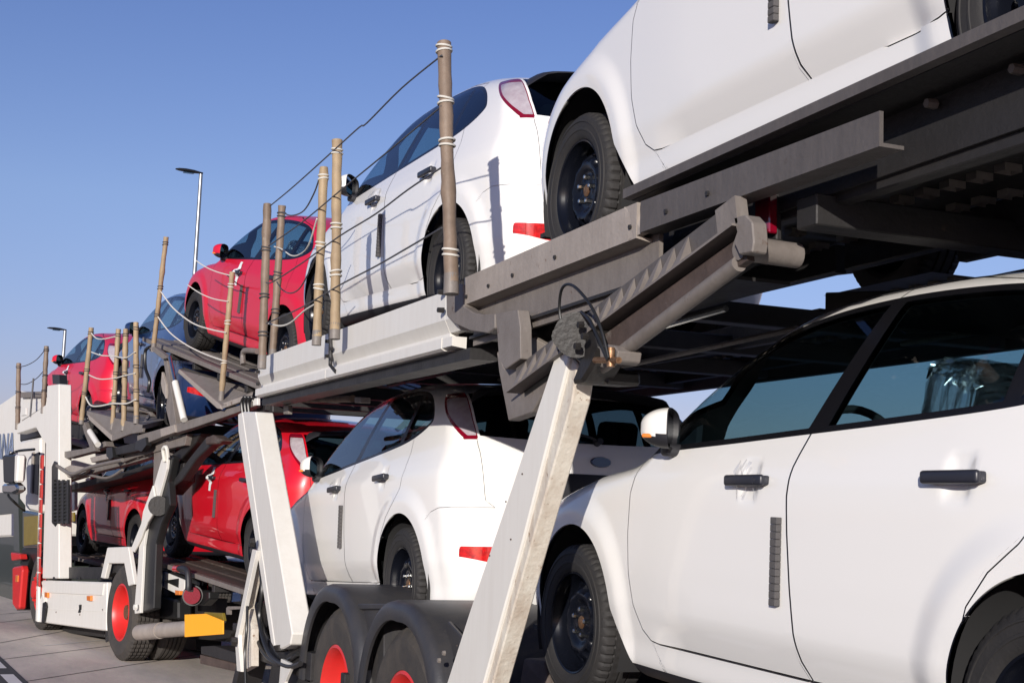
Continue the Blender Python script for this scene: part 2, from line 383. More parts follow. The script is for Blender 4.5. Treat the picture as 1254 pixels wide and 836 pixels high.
def build_car_arrays():
    V, T = car_shell()
    L = np.zeros(len(T), int)
    xz = lambda V: V[:, [0, 2]]
    def do(lab_in, new, g, refine=1):
        nonlocal V, T, L
        li = tuple(LAB[a] for a in (lab_in if isinstance(lab_in, tuple) else (lab_in,)))
        V, T, L = split_by(V, T, L, li, LAB[new], g, refine)
    # wheel openings
    for cx, cz, rr in (FA, RA):
        do('body', 'arch', lambda V: np.maximum(np.hypot(V[:,0]-cx, V[:,2]-cz)-rr, .45-V[:,1]))
    do('body', 'arch', lambda V: np.maximum.reduce([(V[:,0]-(.405+(.42-V[:,2])*.62))*.85, V[:,2]-.42, .10-V[:,0], .45-V[:,1]]))
    # glasshouse: a black frame round the panes
    go = sd_poly(GLASS_OUT)
    do('body', 'frame', lambda V: np.maximum(go(xz(V)), .35-V[:,1]))
    bp = lambda V, x0, x1: None
    def lean(x0, z0, x1, z1):          # signed distance to a leaning line (x grows -> positive)
        d = np.array([x1-x0, z1-z0]); d /= np.linalg.norm(d); nrm = np.array([d[1], -d[0]])
        return lambda V: (V[:,0]-x0)*nrm[0]+(V[:,2]-z0)*nrm[1]
    b0 = lean(1.60, 1.0, 1.815, 1.45); b1 = lean(1.70, 1.0, 1.885, 1.45)
    q0 = lean(2.43, 1.0, 2.50, 1.45); q1 = lean(2.485, 1.0, 2.555, 1.45)
    s0 = lean(.74, 1.0, .86, 1.25)
    inset = .020
    do('frame', 'front_glass', lambda V: np.maximum.reduce([go(xz(V))+inset, b0(V), -s0(V)]))
    do('frame', 'rear_glass', lambda V: np.maximum.reduce([go(xz(V))+inset, -b1(V), q0(V)]))
    do('frame', 'quarter_glass', lambda V: np.maximum.reduce([go(xz(V))+inset, -q1(V)]))
    # windscreen
    do('body', 'windscreen', lambda V: np.maximum.reduce([(.455+.30*V[:,1]**2)-V[:,0], V[:,0]-(1.27+.16*V[:,1]**2),
        V[:,1]-np.interp(V[:,0], [.4,.6,.9,1.2,1.4], [.765,.74,.705,.672,.66]), .9-V[:,2]]))
    # tail lights (wrap the rear corner, beside the rear window)
    yin = lambda z: np.interp(z, [1.02,1.10,1.2,1.3,1.36,1.42], [.66,.665,.66,.645,.63,.62])
    xo = lambda z: np.interp(z, [1.02,1.095,1.14,1.25,1.36,1.42], [3.29,3.255,3.19,3.02,2.87,2.82])
    lampg = lambda V: np.maximum.reduce([yin(V[:,2])-V[:,1], (xo(V[:,2])-V[:,0])*.8, 1.085-V[:,2], V[:,2]-1.375])
    do('body', 'tail_light', lampg)
    do('tail_light', 'lamp_clear', lambda V: np.maximum.reduce([yin(V[:,2])+.005-V[:,1], (xo(V[:,2])+.026-V[:,0])*.8, 1.108-V[:,2], V[:,2]-1.34]))
    # rear window and tailgate
    do('body', 'rear_window', lambda V: np.maximum.reduce([V[:,1]-(yin(V[:,2])-.012), 1.085+.05*V[:,1]**2-V[:,2], V[:,2]-1.372, 2.7-V[:,0]]))
    do('body', 'tailgate', lambda V: np.maximum.reduce([V[:,1]-np.interp(V[:,2], [.66,.70,.76,1.05,1.1,1.45], [.40,.58,.645,.672,.67,.65]),
        .665-V[:,2], (3.0-V[:,0])*.6]))
    # rear bumper, with its upper edge at the reflector height
    bz = lambda x: np.interp(x, [3.0,3.1,3.2,3.5], [.62,.70,.722,.722])
    do('body', 'rear_bumper', lambda V: np.maximum(3.045-V[:,0], V[:,2]-bz(V[:,0])))
    do('rear_bumper', 'reflector', lambda V: np.maximum.reduce([np.abs(V[:,2]-.475)-.042+.03*np.clip((V[:,1]-.62)/.15, 0, 1)*(V[:,2] < .475), .50-V[:,1], V[:,1]-.775, 3.2-V[:,0]]))
    # front end
    do('body', 'headlight', lambda V: np.maximum.reduce([.60+.12*np.clip((V[:,1]-.4)/.4,0,1)-V[:,2], V[:,2]-(.70+.10*np.clip((V[:,1]-.4)/.4,0,1)), .42-V[:,1], V[:,0]+.42]))
    do('body', 'front_bumper', lambda V: np.maximum(V[:,0]+.44, V[:,2]-.60))
    do('body', 'hood', lambda V: np.maximum.reduce([V[:,0]-(.40+.28*V[:,1]**2), V[:,1]-np.interp(V[:,0], [-.9,-.5,.5], [.50,.66,.735]), .62-V[:,2]]))
    do(('body', 'rear_bumper', 'front_bumper'), 'underbody', lambda V: V[:,2]-.222)
    # doors
    df = sd_poly(DOOR_F); dr = sd_poly(DOOR_R)
    sidey = lambda V: .42-V[:,1]
    GAP = .0045
    do('body', 'gap', lambda V: np.maximum(df(xz(V)), sidey(V)))
    do('gap', 'front_door', lambda V: np.maximum(df(xz(V))+GAP, sidey(V)), 1)
    do('body', 'rear_door', lambda V: np.maximum(dr(xz(V)), sidey(V)))
    do('rear_door', 'gap', lambda V: -(dr(xz(V))+GAP), 1)
    # short seams: sill to fender, tailgate surround, bumper, hood
    do('body', 'gap', lambda V: np.maximum.reduce([np.abs((V[:,0]-.70)-(.325-V[:,2])*.95)-.0026, V[:,2]-.318, sidey(V)]), 2)
    do('body', 'gap', lambda V: np.maximum.reduce([np.abs(V[:,1]-np.interp(V[:,2], [.66,.70,.76,1.05,1.085], [.40,.58,.645,.672,.67]))-.0035, .665-V[:,2], 3.2-V[:,0], V[:,2]-1.085]), 2)
    do('rear_bumper', 'gap', lambda V: np.maximum.reduce([bz(V[:,0])-.003-V[:,2], 3.05-V[:,0]]), 1)
    do('hood', 'gap', lambda V: np.maximum.reduce([-(V[:,0]-(.40+.28*V[:,1]**2)+.006)*0-1, np.interp(V[:,0], [-.9,-.5,.5], [.50,.66,.735])-.006-V[:,1]]), 1)
    return V, T, L
# ---------------------------------------------------------------- car: meshes shared by every car
_V, _T, _L = build_car_arrays()
_N = grad_n(_V)
def to_obj(P):      # sculpt frame -> object frame (nose towards +Y, left side towards -X)
    return np.stack([-P[:,1], -P[:,0], P[:,2]], -1)
def region_mesh(name, labs, mirror=False, flange=.014, mats=(), labmat=None, both=False):
    ids = [LAB[l] for l in labs]
    sel = np.isin(_L, ids); T = _T[sel]; lab = _L[sel]
    u, inv = np.unique(T, return_inverse=True); T = inv.reshape(-1, 3)
    V = _V[u].copy(); N = _N[u].copy()
    if labs[0] in ('front_door', 'rear_door'):
        V[:,1] -= door_inset(V[:,0], V[:,2]); DOOR_INSET[0] = True; N = grad_n(V); DOOR_INSET[0] = False
    elif labs[0] in ('gap', 'body'):
        k = (V[:,2] > .3137) & (V[:,1] > .5); V[k,1] -= door_inset(V[k,0], V[k,2])
    mi = np.array([labmat.get(l, 0) for l in lab]) if labmat else np.zeros(len(T), int)
    E = np.concatenate([T[:,[0,1]], T[:,[1,2]], T[:,[2,0]]]); Et = np.tile(mi, 3)
    key = np.sort(E, axis=1); k = key[:,0].astype(np.int64)*len(V)+key[:,1]
    _, idx, cnt = np.unique(k, return_index=True, return_counts=True)
    bi = idx[cnt == 1]; B = E[bi]; bm = Et[bi]
    mid = (V[B[:,0],1]+V[B[:,1],1])/2
    ok = mid > .002; B = B[ok]; bm = bm[ok]
    # drop the tiny artificial edges left by one-sided subdivision (T-junctions): both ends lie on a straight longer edge
    n0 = len(V)
    bu, binv = np.unique(B, return_inverse=True); binv = binv.reshape(-1, 2)
    Vo = V[bu]; No = N[bu]
    bn = np.zeros_like(Vo)
    dv = V[B[:,1]]-V[B[:,0]]
    en = np.cross(dv, (N[B[:,0]]+N[B[:,1]])/2)
    np.add.at(bn, binv[:,0], en); np.add.at(bn, binv[:,1], en)
    bn /= np.maximum(np.linalg.norm(bn, axis=1), 1e-9)[:,None]
    outer_n = bn*.8+No*.6; outer_n /= np.linalg.norm(outer_n, axis=1)[:,None]
    Vi = Vo-No*flange
    nb = len(bu)
    V = np.concatenate([V, Vo, Vi]); N = np.concatenate([N, outer_n, bn])
    q0, q1 = n0+binv[:,0], n0+binv[:,1]; q2, q3 = q1+nb, q0+nb
    F1 = np.stack([q1, q0, q3], -1); F2 = np.stack([q1, q3, q2], -1)
    T = np.concatenate([T, F1, F2]); mi = np.concatenate([mi, bm, bm])
    if not mirror or both:
        pass
    P = to_obj(V); Nn = to_obj(N)
    # object frame flips handedness once: (x,y,z)->(-y,-x,z) has determinant -1
    Tl = T[:, ::-1]
    if both:
        P2 = P*np.array([-1,1,1]); N2 = Nn*np.array([-1,1,1])
        Tr = T+len(P)
        P = np.concatenate([P, P2]); Nn = np.concatenate([Nn, N2]); Tl = np.concatenate([Tl, Tr]); mi = np.concatenate([mi, mi])
    elif mirror:
        P = P*np.array([-1,1,1]); Nn = Nn*np.array([-1,1,1]); Tl = T
    # orientation check against the first triangles
    a = P[Tl[:200]]; fn = np.cross(a[:,1]-a[:,0], a[:,2]-a[:,0]); s = (fn*Nn[Tl[:200,0]]).sum()
    if s < 0: Tl = Tl[:, ::-1]
    return mesh_np(name, P, Tl, Nn, mats, mi)

CM = {}
PAINT = M['white_paint']
CM['body'] = region_mesh('body', ['body','underbody','frame'], both=True, flange=.02, mats=(PAINT, M['black_plastic'], M['black_gloss']),
                         labmat={LAB['underbody']:1, LAB['frame']:2, LAB['gap']:1})
_g = region_mesh('seam_channel', ['gap'], both=True, flange=0, mats=(M['black_plastic'],))
_c = np.empty(len(_g.vertices)*3, np.float32); _g.vertices.foreach_get('co', _c); _n = np.empty(len(_g.vertices)*3, np.float32)
_g.vertices.foreach_get('normal', _n); _c -= _n*.009; _g.vertices.foreach_set('co', _c); CM['seam'] = _g
for s in ('l', 'r'):
    mir = s == 'r'
    CM['front_door_'+s] = region_mesh('front_door', ['front_door'], mirror=mir, mats=(PAINT,))
    CM['rear_door_'+s] = region_mesh('rear_door', ['rear_door'], mirror=mir, mats=(PAINT,))
    CM['fglass_'+s] = region_mesh('window_glass', ['front_glass'], mirror=mir, flange=.004, mats=(M['glass'],))
    CM['rglass_'+s] = region_mesh('window_glass', ['rear_glass'], mirror=mir, flange=.004, mats=(M['glass'],))
    CM['qglass_'+s] = region_mesh('quarter_window', ['quarter_glass'], mirror=mir, flange=.004, mats=(M['glass'],))
    CM['tail_'+s] = region_mesh('tail_light', ['tail_light'], mirror=mir, flange=.01, mats=(M['lamp_red'],))
    CM['tailc_'+s] = region_mesh('clear_lens', ['lamp_clear'], mirror=mir, flange=.01, mats=(M['lamp_clear'],))
    CM['head_'+s] = region_mesh('headlight', ['headlight'], mirror=mir, flange=.01, mats=(M['headlamp'],))
    CM['refl_'+s] = region_mesh('reflector', ['reflector'], mirror=mir, flange=.01, mats=(M['reflector_red'],))
CM['windscreen'] = region_mesh('windscreen', ['windscreen'], both=True, flange=.004, mats=(M['screen_glass'],))
CM['rear_window'] = region_mesh('rear_window', ['rear_window'], both=True, flange=.004, mats=(M['rear_glass'],))
CM['hood'] = region_mesh('hood', ['hood'], both=True, mats=(PAINT,))
CM['tailgate'] = region_mesh('tailgate', ['tailgate'], both=True, mats=(PAINT,))
CM['rear_bumper'] = region_mesh('rear_bumper', ['rear_bumper'], both=True, mats=(PAINT,))
CM['front_bumper'] = region_mesh('front_bumper', ['front_bumper'], both=True, mats=(PAINT,))

def xyz(x, y, z): return (-y, -x, z)          # car sculpt frame to object frame

def bm_mesh(name, bm, mats, smooth=False, auto=None):
    bmesh.ops.recalc_face_normals(bm, faces=bm.faces)
    me = bpy.data.meshes.new(name); bm.to_mesh(me); bm.free()
    for m in (mats if isinstance(mats, (tuple, list)) else (mats,)): me.materials.append(m)
    if smooth:
        for p in me.polygons: p.use_smooth = True
        me.set_sharp_from_angle(angle=math.radians(auto or 40))
    return me
def add_box(bm, c, s, R=None, bevel=0, seg=2, mi=0):
    b2 = bmesh.new(); bmesh.ops.create_cube(b2, size=1)
    for v in b2.verts: v.co = Vector((v.co.x*s[0], v.co.y*s[1], v.co.z*s[2]))
    if bevel: bmesh.ops.bevel(b2, geom=b2.edges[:], offset=bevel, segments=seg, affect='EDGES', profile=.5)
    mt = Matrix.Translation(Vector(c)) @ (R.to_4x4() if R is not None else Matrix())
    merge(bm, b2, mt, mi)
def merge(bm, b2, mt=Matrix(), mi=0):
    vm = {}
    for v in b2.verts: vm[v] = bm.verts.new(mt @ v.co)
    for f in b2.faces:
        try:
            nf = bm.faces.new([vm[v] for v in f.verts]); nf.material_index = mi if mi else f.material_index
        except ValueError: pass
    b2.free()
def frame_z(d):
    d = Vector(d).normalized(); return d.to_track_quat('Z', 'Y').to_matrix()
def add_cyl(bm, p0, p1, r0, r1=None, n=16, caps=True, mi=0):
    p0, p1 = Vector(p0), Vector(p1); r1 = r0 if r1 is None else r1
    R = frame_z(p1-p0); A = []; B = []
    for i in range(n):
        a = 2*math.pi*i/n; d = R @ Vector((math.cos(a), math.sin(a), 0))
        A.append(bm.verts.new(p0+d*r0)); B.append(bm.verts.new(p1+d*r1))
    for i in range(n):
        f = bm.faces.new((A[i], A[(i+1) % n], B[(i+1) % n], B[i])); f.material_index = mi
    if caps:
        f = bm.faces.new(A[::-1]); f.material_index = mi
        f = bm.faces.new(B); f.material_index = mi
def add_tube(bm, pts, r, n=8, mi=0, closed=False):
    pts = [Vector(p) for p in pts]; rings = []; prev = None
    m = len(pts)
    for i, p in enumerate(pts):
        if closed: t = pts[(i+1) % m]-pts[i-1]
        else: t = pts[min(i+1, m-1)]-pts[max(i-1, 0)]
        t.normalize()
        if prev is None: x = t.orthogonal().normalized()
        else:
            x = prev-t*prev.dot(t)
            x = x.normalized() if x.length > 1e-6 else t.orthogonal().normalized()
        prev = x; y = t.cross(x)
        rr = r[i] if isinstance(r, (list, tuple)) else r
        rings.append([bm.verts.new(p+(x*math.cos(2*math.pi*k/n)+y*math.sin(2*math.pi*k/n))*rr) for k in range(n)])
    for i in range(m if closed else m-1):
        a, b = rings[i], rings[(i+1) % m]
        for k in range(n):
            f = bm.faces.new((a[k], a[(k+1) % n], b[(k+1) % n], b[k])); f.material_index = mi
    if not closed:
        bm.faces.new(rings[0][::-1]).material_index = mi; bm.faces.new(rings[-1]).material_index = mi
def add_lathe(bm, prof, n=48, M4=Matrix(), mi=0, rfun=None):
    """prof: list of (radius, along X); revolve about local X"""
    rings = []
    for r, a in prof:
        ring = []
        for k in range(n):
            t = 2*math.pi*k/n; rr = r if rfun is None else rfun(r, a, k)
            ring.append(bm.verts.new(M4 @ Vector((a, rr*math.cos(t), rr*math.sin(t)))))
        rings.append(ring)
    for a, b in zip(rings[:-1], rings[1:]):
        for k in range(n):
            f = bm.faces.new((a[k], a[(k+1) % n], b[(k+1) % n], b[k])); f.material_index = mi
    return rings

# wheels: local frame, axle along X, outer face towards -X
def tyre_mesh():
    bm = bmesh.new()
    prof = [(.200,-.088),(.208,-.098),(.222,-.104),(.238,-.108),(.240,-.1105),(.247,-.1105),(.249,-.108),(.272,-.109),(.274,-.112),(.279,-.1115),(.281,-.107),(.296,-.102),(.306,-.094)]
    gro = [(-.094,.306),(-.083,.3135),(-.056,.3160),(-.054,.3085),(-.046,.3085),(-.044,.3163),(-.014,.3172),(-.012,.309),(-.003,.309),(-.001,.3172),
           (.028,.317),(.030,.309),(.038,.309),(.040,.3163),(.070,.3150),(.083,.3130),(.094,.306)]
    prof += [(r, a) for a, r in gro[1:]]
    prof += [(.296,.102),(.270,.109),(.222,.104),(.200,.088)]
    def rf(r, a, k):
        if abs(a) > .05 and r > .305 and (k % 4) == 0: return r-.007
        if r > .314 and (k % 4) == 2 and abs(a) < .05: return r-.002
        return r
    add_lathe(bm, prof, 216, rfun=rf)
    return bm_mesh('tyre', bm, M['rubber'], True, 30)
def rim_mesh():
    bm = bmesh.new()
    # barrel and lip
    add_lathe(bm, [(.203,-.084),(.207,-.092),(.203,-.097),(.196,-.094),(.192,-.080),(.186,-.070),(.180,-.050),(.178,-.020),(.172,.02),(.172,.09)], 72)
    # pressed disc with ten vents
    nr, nt = 22, 120; R = np.linspace(.020, .178, nr); rings = []
    base = pchip([.0,.03,.05,.07,.095,.118,.135,.150,.165,.178],[-.052,-.052,-.050,-.050,-.062,-.066,-.058,-.040,-.026,-.022])
    for r in R:
        ring = []
        for k in range(nt):
            t = 2*math.pi*k/nt; x = float(base(r))
            u = ((t*10/(2*math.pi)) % 1)-.5
            h = math.exp(-((u*2*math.pi*r/10/.017)**4)-(((r-.140)/.017)**4))
            x += .045*h
            u5 = ((t*5/(2*math.pi)) % 1)-.5
            x += -.004*math.exp(-((u5*2*math.pi*r/5/.016)**2)-((r-.054)/.014)**2)
            ring.append(bm.verts.new((x, r*math.cos(t), r*math.sin(t))))
        rings.append(ring)
    for a, b in zip(rings[:-1], rings[1:]):
        for k in range(nt): bm.faces.new((a[k], a[(k+1) % nt], b[(k+1) % nt], b[k]))
    return bm_mesh('rim', bm, M['rim_black'], True, 50)
def hub_mesh():
    bm = bmesh.new()
    add_lathe(bm, [(.0,-.058),(.022,-.058),(.026,-.055),(.028,-.046),(.030,-.03)], 24)
    return bm_mesh('hub', bm, M['rusty_hub'], True)
def nut_mesh():
    bm = bmesh.new()
    add_lathe(bm, [(.0,-.072),(.007,-.072),(.0098,-.069),(.0108,-.060),(.0108,-.05)], 6)
    return bm_mesh('wheel_nut', bm, M['bright_metal'])
CM['tyre'] = tyre_mesh(); CM['rim'] = rim_mesh(); CM['hub'] = hub_mesh(); CM['nut'] = nut_mesh()

# wheel housings and floor
def liner_mesh():
    bm = bmesh.new()
    for side in (-1, 1):
        for cx, cz, rr in (FA, RA):
            n = 40; R = .40; A = []; B = []; C = []
            for i in range(n+1):
                t = math.radians(-25+230*i/n)
                p = (cx+R*math.cos(t), cz+R*math.sin(t))
                A.append(bm.verts.new(xyz(p[0], side*.855, p[1]))); B.append(bm.verts.new(xyz(p[0], side*.52, p[1])))
            for i in range(n):
                bm.faces.new((A[i], A[i+1], B[i+1], B[i]))
            bm.faces.new(B)
    add_box(bm, xyz(1.32, 0, .235), (1.5, 3.9, .02))
    return bm_mesh('wheel_housing', bm, M['trim'], True)
CM['liner'] = liner_mesh()

# dark inner lining under the painted skin (coarse shell set back from it)
def lining_mesh():
    sel = np.isin(_L, [LAB[l] for l in ('body','front_door','rear_door','tailgate','rear_bumper','tail_light','lamp_clear','hood','front_bumper','headlight','reflector','frame','gap')])
    T = _T[sel]; c = _V[T].mean(1)
    rng2 = (c[:,0] > .50) & ~((np.hypot(c[:,0]-RA[0], c[:,2]-RA[1]) < .47) & (c[:,2] < .80)) & ~((np.hypot(c[:,0]-FA[0], c[:,2]-FA[1]) < .60) & (c[:,2] < .70))
    T = T[rng2]
    u, inv = np.unique(T, return_inverse=True); T = inv.reshape(-1, 3)
    off = np.where(_V[u][:,2] < .95, .055, .022)[:,None]
    V = _V[u]-_N[u]*off; V[:,1] = np.maximum(V[:,1], 0)
    P = to_obj(V); P2 = P*np.array([-1,1,1])
    return mesh_np('inner_lining', np.concatenate([P, P2]), np.concatenate([T, T[:,::-1]+len(P)]), None, (M['trim'],))
CM['lining'] = lining_mesh()

def rounded_bar(bm, c, s, bevel, seg=3, R=None, mi=0): add_box(bm, c, s, R, bevel, seg, mi)

def handle_mesh(side, key):
    bm = bmesh.new()
    rounded_bar(bm, (0, 0, 0), (.020, .222, .036), .0095)
    rounded_bar(bm, (side*.014, .092, 0), (.03, .03, .028), .006); rounded_bar(bm, (side*.014, -.085, 0), (.03, .045, .03), .006)
    if key:
        add_cyl(bm, (-side*.009, -.070, 0), (-side*.013, -.070, 0), .011, .010, 14)
    return bm_mesh('door_handle', bm, M['handle_plastic'], True)
for nm, s in (('l', 1), ('r', -1)):
    CM['hand_f_'+nm] = handle_mesh(s, True); CM['hand_r_'+nm] = handle_mesh(s, False)
def foam_mesh(side):
    bm = bmesh.new()
    for i in range(12):
        add_box(bm, (-side*.010, 0, -.124+i*.0225), (.020, .036, .0215), None, .002, 1)
    return bm_mesh('foam_strip', bm, M['foam'])
CM['foam_l'] = foam_mesh(1); CM['foam_r'] = foam_mesh(-1)

def mirror_meshes(side):
    """door mirror: painted cap, black rim, glass, orange repeater. side=+1 left"""
    def shell(name, mats, mi_fn, sc=1.0):
        bm = bmesh.new(); nu, nv = 28, 40; rings = []
        for i in range(nu+1):
            t = i/nu                     # 0 = nose (forward) .. 1 = rear rim
            dep = t*.115
            k = math.sin(min(1, t*1.02)*math.pi/2)**.38
            ring = []
            for j in range(nv):
                a = 2*math.pi*j/nv; ca, sa = math.cos(a), math.sin(a)
                rx = .098*k; rz = .073*k
                px = math.copysign(abs(ca)**.60, ca)*rx; pz = math.copysign(abs(sa)**.60, sa)*rz
                if px < 0: pz *= 1-.18*(-px/.098)
                ring.append(bm.verts.new((-side*px, -dep+.058-abs(px)*.18*(1 if px > 0 else -.1), pz)))
            rings.append(ring)
        for i in range(nu):
            for j in range(nv):
                f = bm.faces.new((rings[i][j], rings[i][(j+1) % nv], rings[i+1][(j+1) % nv], rings[i+1][j]))
                f.material_index = mi_fn(i/nu, f.calc_center_median())
        # inward rim
        r2 = [bm.verts.new((v.co.x*.93, v.co.y+.004, v.co.z*.91)) for v in rings[-1]]
        r3 = [bm.verts.new((v.co.x*.90, v.co.y+.022, v.co.z*.88)) for v in rings[-1]]
        for a, b in ((rings[-1], r2), (r2, r3)):
            for j in range(nv): bm.faces.new((a[j], a[(j+1) % nv], b[(j+1) % nv], b[j])).material_index = 1
        bm.faces.new(r3).material_index = 2
        return bm
    def mi(t, c):
        if c.z < -.028 or t > .93: return 1
        return 0
    bm = shell('m', None, mi)
    cap = bm_mesh('side_mirror', bm, (PAINT, M['black_plastic'], M['mirror_glass']), True, 50)
    bm = bmesh.new()
    rounded_bar(bm, (-side*.072, .004, -.030), (.020, .046, .015), .006)
    ind = bm_mesh('repeater_lamp', bm, M['orange_lens'], True)
    bm = bmesh.new()
    # foot on a triangular sail
    rounded_bar(bm, (side*.095, .0, -.075), (.13, .06, .045), .015)
    v = [bm.verts.new(p) for p in ((side*.135, .20, -.135), (side*.12, -.10, -.125), (side*.155, -.06, .02), (side*.105, .20, -.14), (side*.10, -.10, -.13), (side*.13, -.06, .01))]
    bm.faces.new(v[:3]); bm.faces.new(v[3:][::-1])
    for a, b in ((0,1),(1,2),(2,0)): bm.faces.new((v[a], v[b], v[b+3], v[a+3]))
    foot = bm_mesh('mirror_foot', bm, M['black_plastic'], True)
    return cap, ind, foot
for nm, s in (('l', 1), ('r', -1)):
    CM['mir_'+nm], CM['ind_'+nm], CM['foot_'+nm] = mirror_meshes(s)

def spoiler_mesh():
    bm = bmesh.new(); n = 30; rings = []
    prof = [(2.93,1.418),(3.05,1.428),(3.17,1.420),(3.235,1.405),(3.240,1.396),(3.17,1.388),(3.05,1.375),(2.95,1.372)]
    for i in range(n+1):
        y = -.63+1.26*i/n; a = abs(y)/.63
        dz = -.115*y*y-.10*max(0, a-.88)/.12*.5; dx = -.10*y*y-.09*max(0, a-.8)/.2
        rings.append([bm.verts.new(xyz(x+dx*(1 if x > 3.1 else .3), y, z+dz+.006)) for x, z in prof])
    for a, b in zip(rings[:-1], rings[1:]):
        for k in range(len(prof)): bm.faces.new((a[k], a[(k+1) % len(prof)], b[(k+1) % len(prof)], b[k]))
    bm.faces.new(rings[0]); bm.faces.new(rings[-1][::-1])
    return bm_mesh('spoiler', bm, M['black_plastic'], True)  # black all over, standing in for the shade on its underside
CM['spoiler'] = spoiler_mesh()
def rear_fittings():
    bm = bmesh.new()
    add_box(bm, xyz(3.432, 0, .845), (.56, .03, .14), None, .008)
    a = bm_mesh('plate_recess', bm, M['black_plastic'], True)
    bm = bmesh.new(); add_lathe(bm, [(.0,.012),(.9,.012),(1.0,.004),(1.0,-.006)], 36, Matrix.Translation(Vector(xyz(3.432,0,.985))) @ Matrix(((0,1,0,0),(-1,0,0,0),(0,0,1,0),(0,0,0,1))) @ Matrix.Diagonal((1,.062,.030,1)))
    b = bm_mesh('oval_badge', bm, M['blue_badge'], True)
    bm = bmesh.new()
    add_tube(bm, [xyz(3.41,0,1.10), xyz(3.40,.05,1.12), xyz(3.335,.34,1.19)], .007, 6); add_cyl(bm, xyz(3.36,0,1.09), xyz(3.43,0,1.10), .022, .018)
    c = bm_mesh('rear_wiper', bm, M['black_plastic'], True)
    return a, b, c
M['blue_badge'] = mat('dark_blue_badge', (.012,.02,.07), .2, coat=1.)
CM['recess'], CM['badge'], CM['wiper'] = rear_fittings()

def seat_mesh(rear=False):
    bm = bmesh.new()
    w = 1.15 if rear else .50
    add_box(bm, (0, .0, .0), (w, .48, .14), None, .05, 3)
    R = Matrix.Rotation(math.radians(16), 3, 'X')
    add_box(bm, (0, -.30, .30), (w*.97, .13, .62), R, .05, 3)
    for dx in ((-.35, .35) if rear else (0,)):
        add_box(bm, (dx, -.385, .665), (.25, .09, .17), R, .04, 3)
        for q in (-.05, .05): add_cyl(bm, (dx+q, -.35, .52), (dx+q, -.385, .64), .006)
    return bm_mesh('rear_bench' if rear else 'seat', bm, M['seat_fabric'], True)
CM['seat'] = seat_mesh(); CM['bench'] = seat_mesh(True)
def dash_mesh():
    bm = bmesh.new()
    add_box(bm, xyz(.86, 0, .84), (1.40, .50, .26), None, .07, 3)
    add_box(bm, xyz(1.0, .37, .99), (.36, .20, .07), None, .03, 3)
    return bm_mesh('dashboard', bm, M['trim'], True)
CM['dash'] = dash_mesh()
def wheel_mesh():
    bm = bmesh.new()
    R = Matrix.Rotation(math.radians(65), 3, 'X'); c = Vector(xyz(1.27, .37, 1.01))
    add_tube(bm, [c+R @ Vector((.18*math.cos(2*math.pi*i/32), .18*math.sin(2*math.pi*i/32), 0)) for i in range(32)], .015, 8, closed=True)
    for a in (200, 340, 270): add_cyl(bm, c, c+R @ Vector((.18*math.cos(math.radians(a)), .18*math.sin(math.radians(a)), 0)), .016)
    add_cyl(bm, c, c+R @ Vector((0, 0, -.20)), .035)
    return bm_mesh('steering_wheel', bm, M['trim'], True)
CM['swheel'] = wheel_mesh()
def skin_y(x, z):          # half width of the skin at a point of the side view
    lo, hi = .3, 1.1
    for _ in range(30):
        m = (lo+hi)/2
        if F_car(np.array([x]), np.array([m]), np.array([z]))[0] > 0: hi = m
        else: lo = m
    return lo

def film_mesh(side):
    bm = bmesh.new(); rr = random.Random(4)
    for k in range(3):
        y = -.03+k*.03; p = []
        for t in (-1, -.4, .4, 1):
            p.append(Vector((-side*(.012+.012*rr.random()+.010*(1-abs(t))), y+rr.uniform(-.02,.02), t*.062+rr.uniform(-.01,.01))))
        a = [bm.verts.new(q) for q in p]; b = [bm.verts.new(q+Vector((-side*.006*rr.uniform(-1,1), .012, .004))) for q in p]
        for i in range(3): bm.faces.new((a[i], a[i+1], b[i+1], b[i]))
    return bm_mesh('wrapping_film', bm, M['film'], True)
M['film'] = glass_mat('clear_film', (.92,.92,.92))
M['film'].node_tree.nodes['Glossy BSDF'].inputs['Roughness'].default_value = .22
M['film'].node_tree.nodes['Map Range'].inputs['To Min'].default_value = 2.6; M['film'].node_tree.nodes['Map Range'].inputs['To Max'].default_value = 1/2.6
def tape_mesh(side):
    bm = bmesh.new(); n = 14; A = []; B = []
    for i in range(n+1):
        z = .775+.235*i/n; yy = -.055 if True else 0
        out = .004+.044*math.exp(-((z-.905)/.030)**4)
        for lst, xx in ((A, 1.335), (B, 1.40)):
            p = xyz(xx+.05*(z-.9), side*(skin_y(xx, z)+out), z); lst.append(bm.verts.new(p))
    for i in range(n): bm.faces.new((A[i], A[i+1], B[i+1], B[i]))
    return bm_mesh('white_tape', bm, M['tape_white'], True)
def cover_mesh():
    bm = bmesh.new(); R = Matrix.Rotation(math.radians(16), 3, 'X')
    add_box(bm, (0, -.31, .36), (.56, .20, .80), R, .06, 3)
    bmesh.ops.subdivide_edges(bm, edges=bm.edges[:], cuts=5, use_grid_fill=True)
    rr = random.Random(2)
    for v in bm.verts: v.co += Vector((rr.uniform(-1,1), rr.uniform(-1,1), rr.uniform(-1,1)))*.014
    return bm_mesh('plastic_cover', bm, M['film'], True)
CM['cover'] = cover_mesh()
for _nm, _s in (('l', 1), ('r', -1)): CM['film_'+_nm] = film_mesh(_s); CM['tape_'+_nm] = tape_mesh(_s)
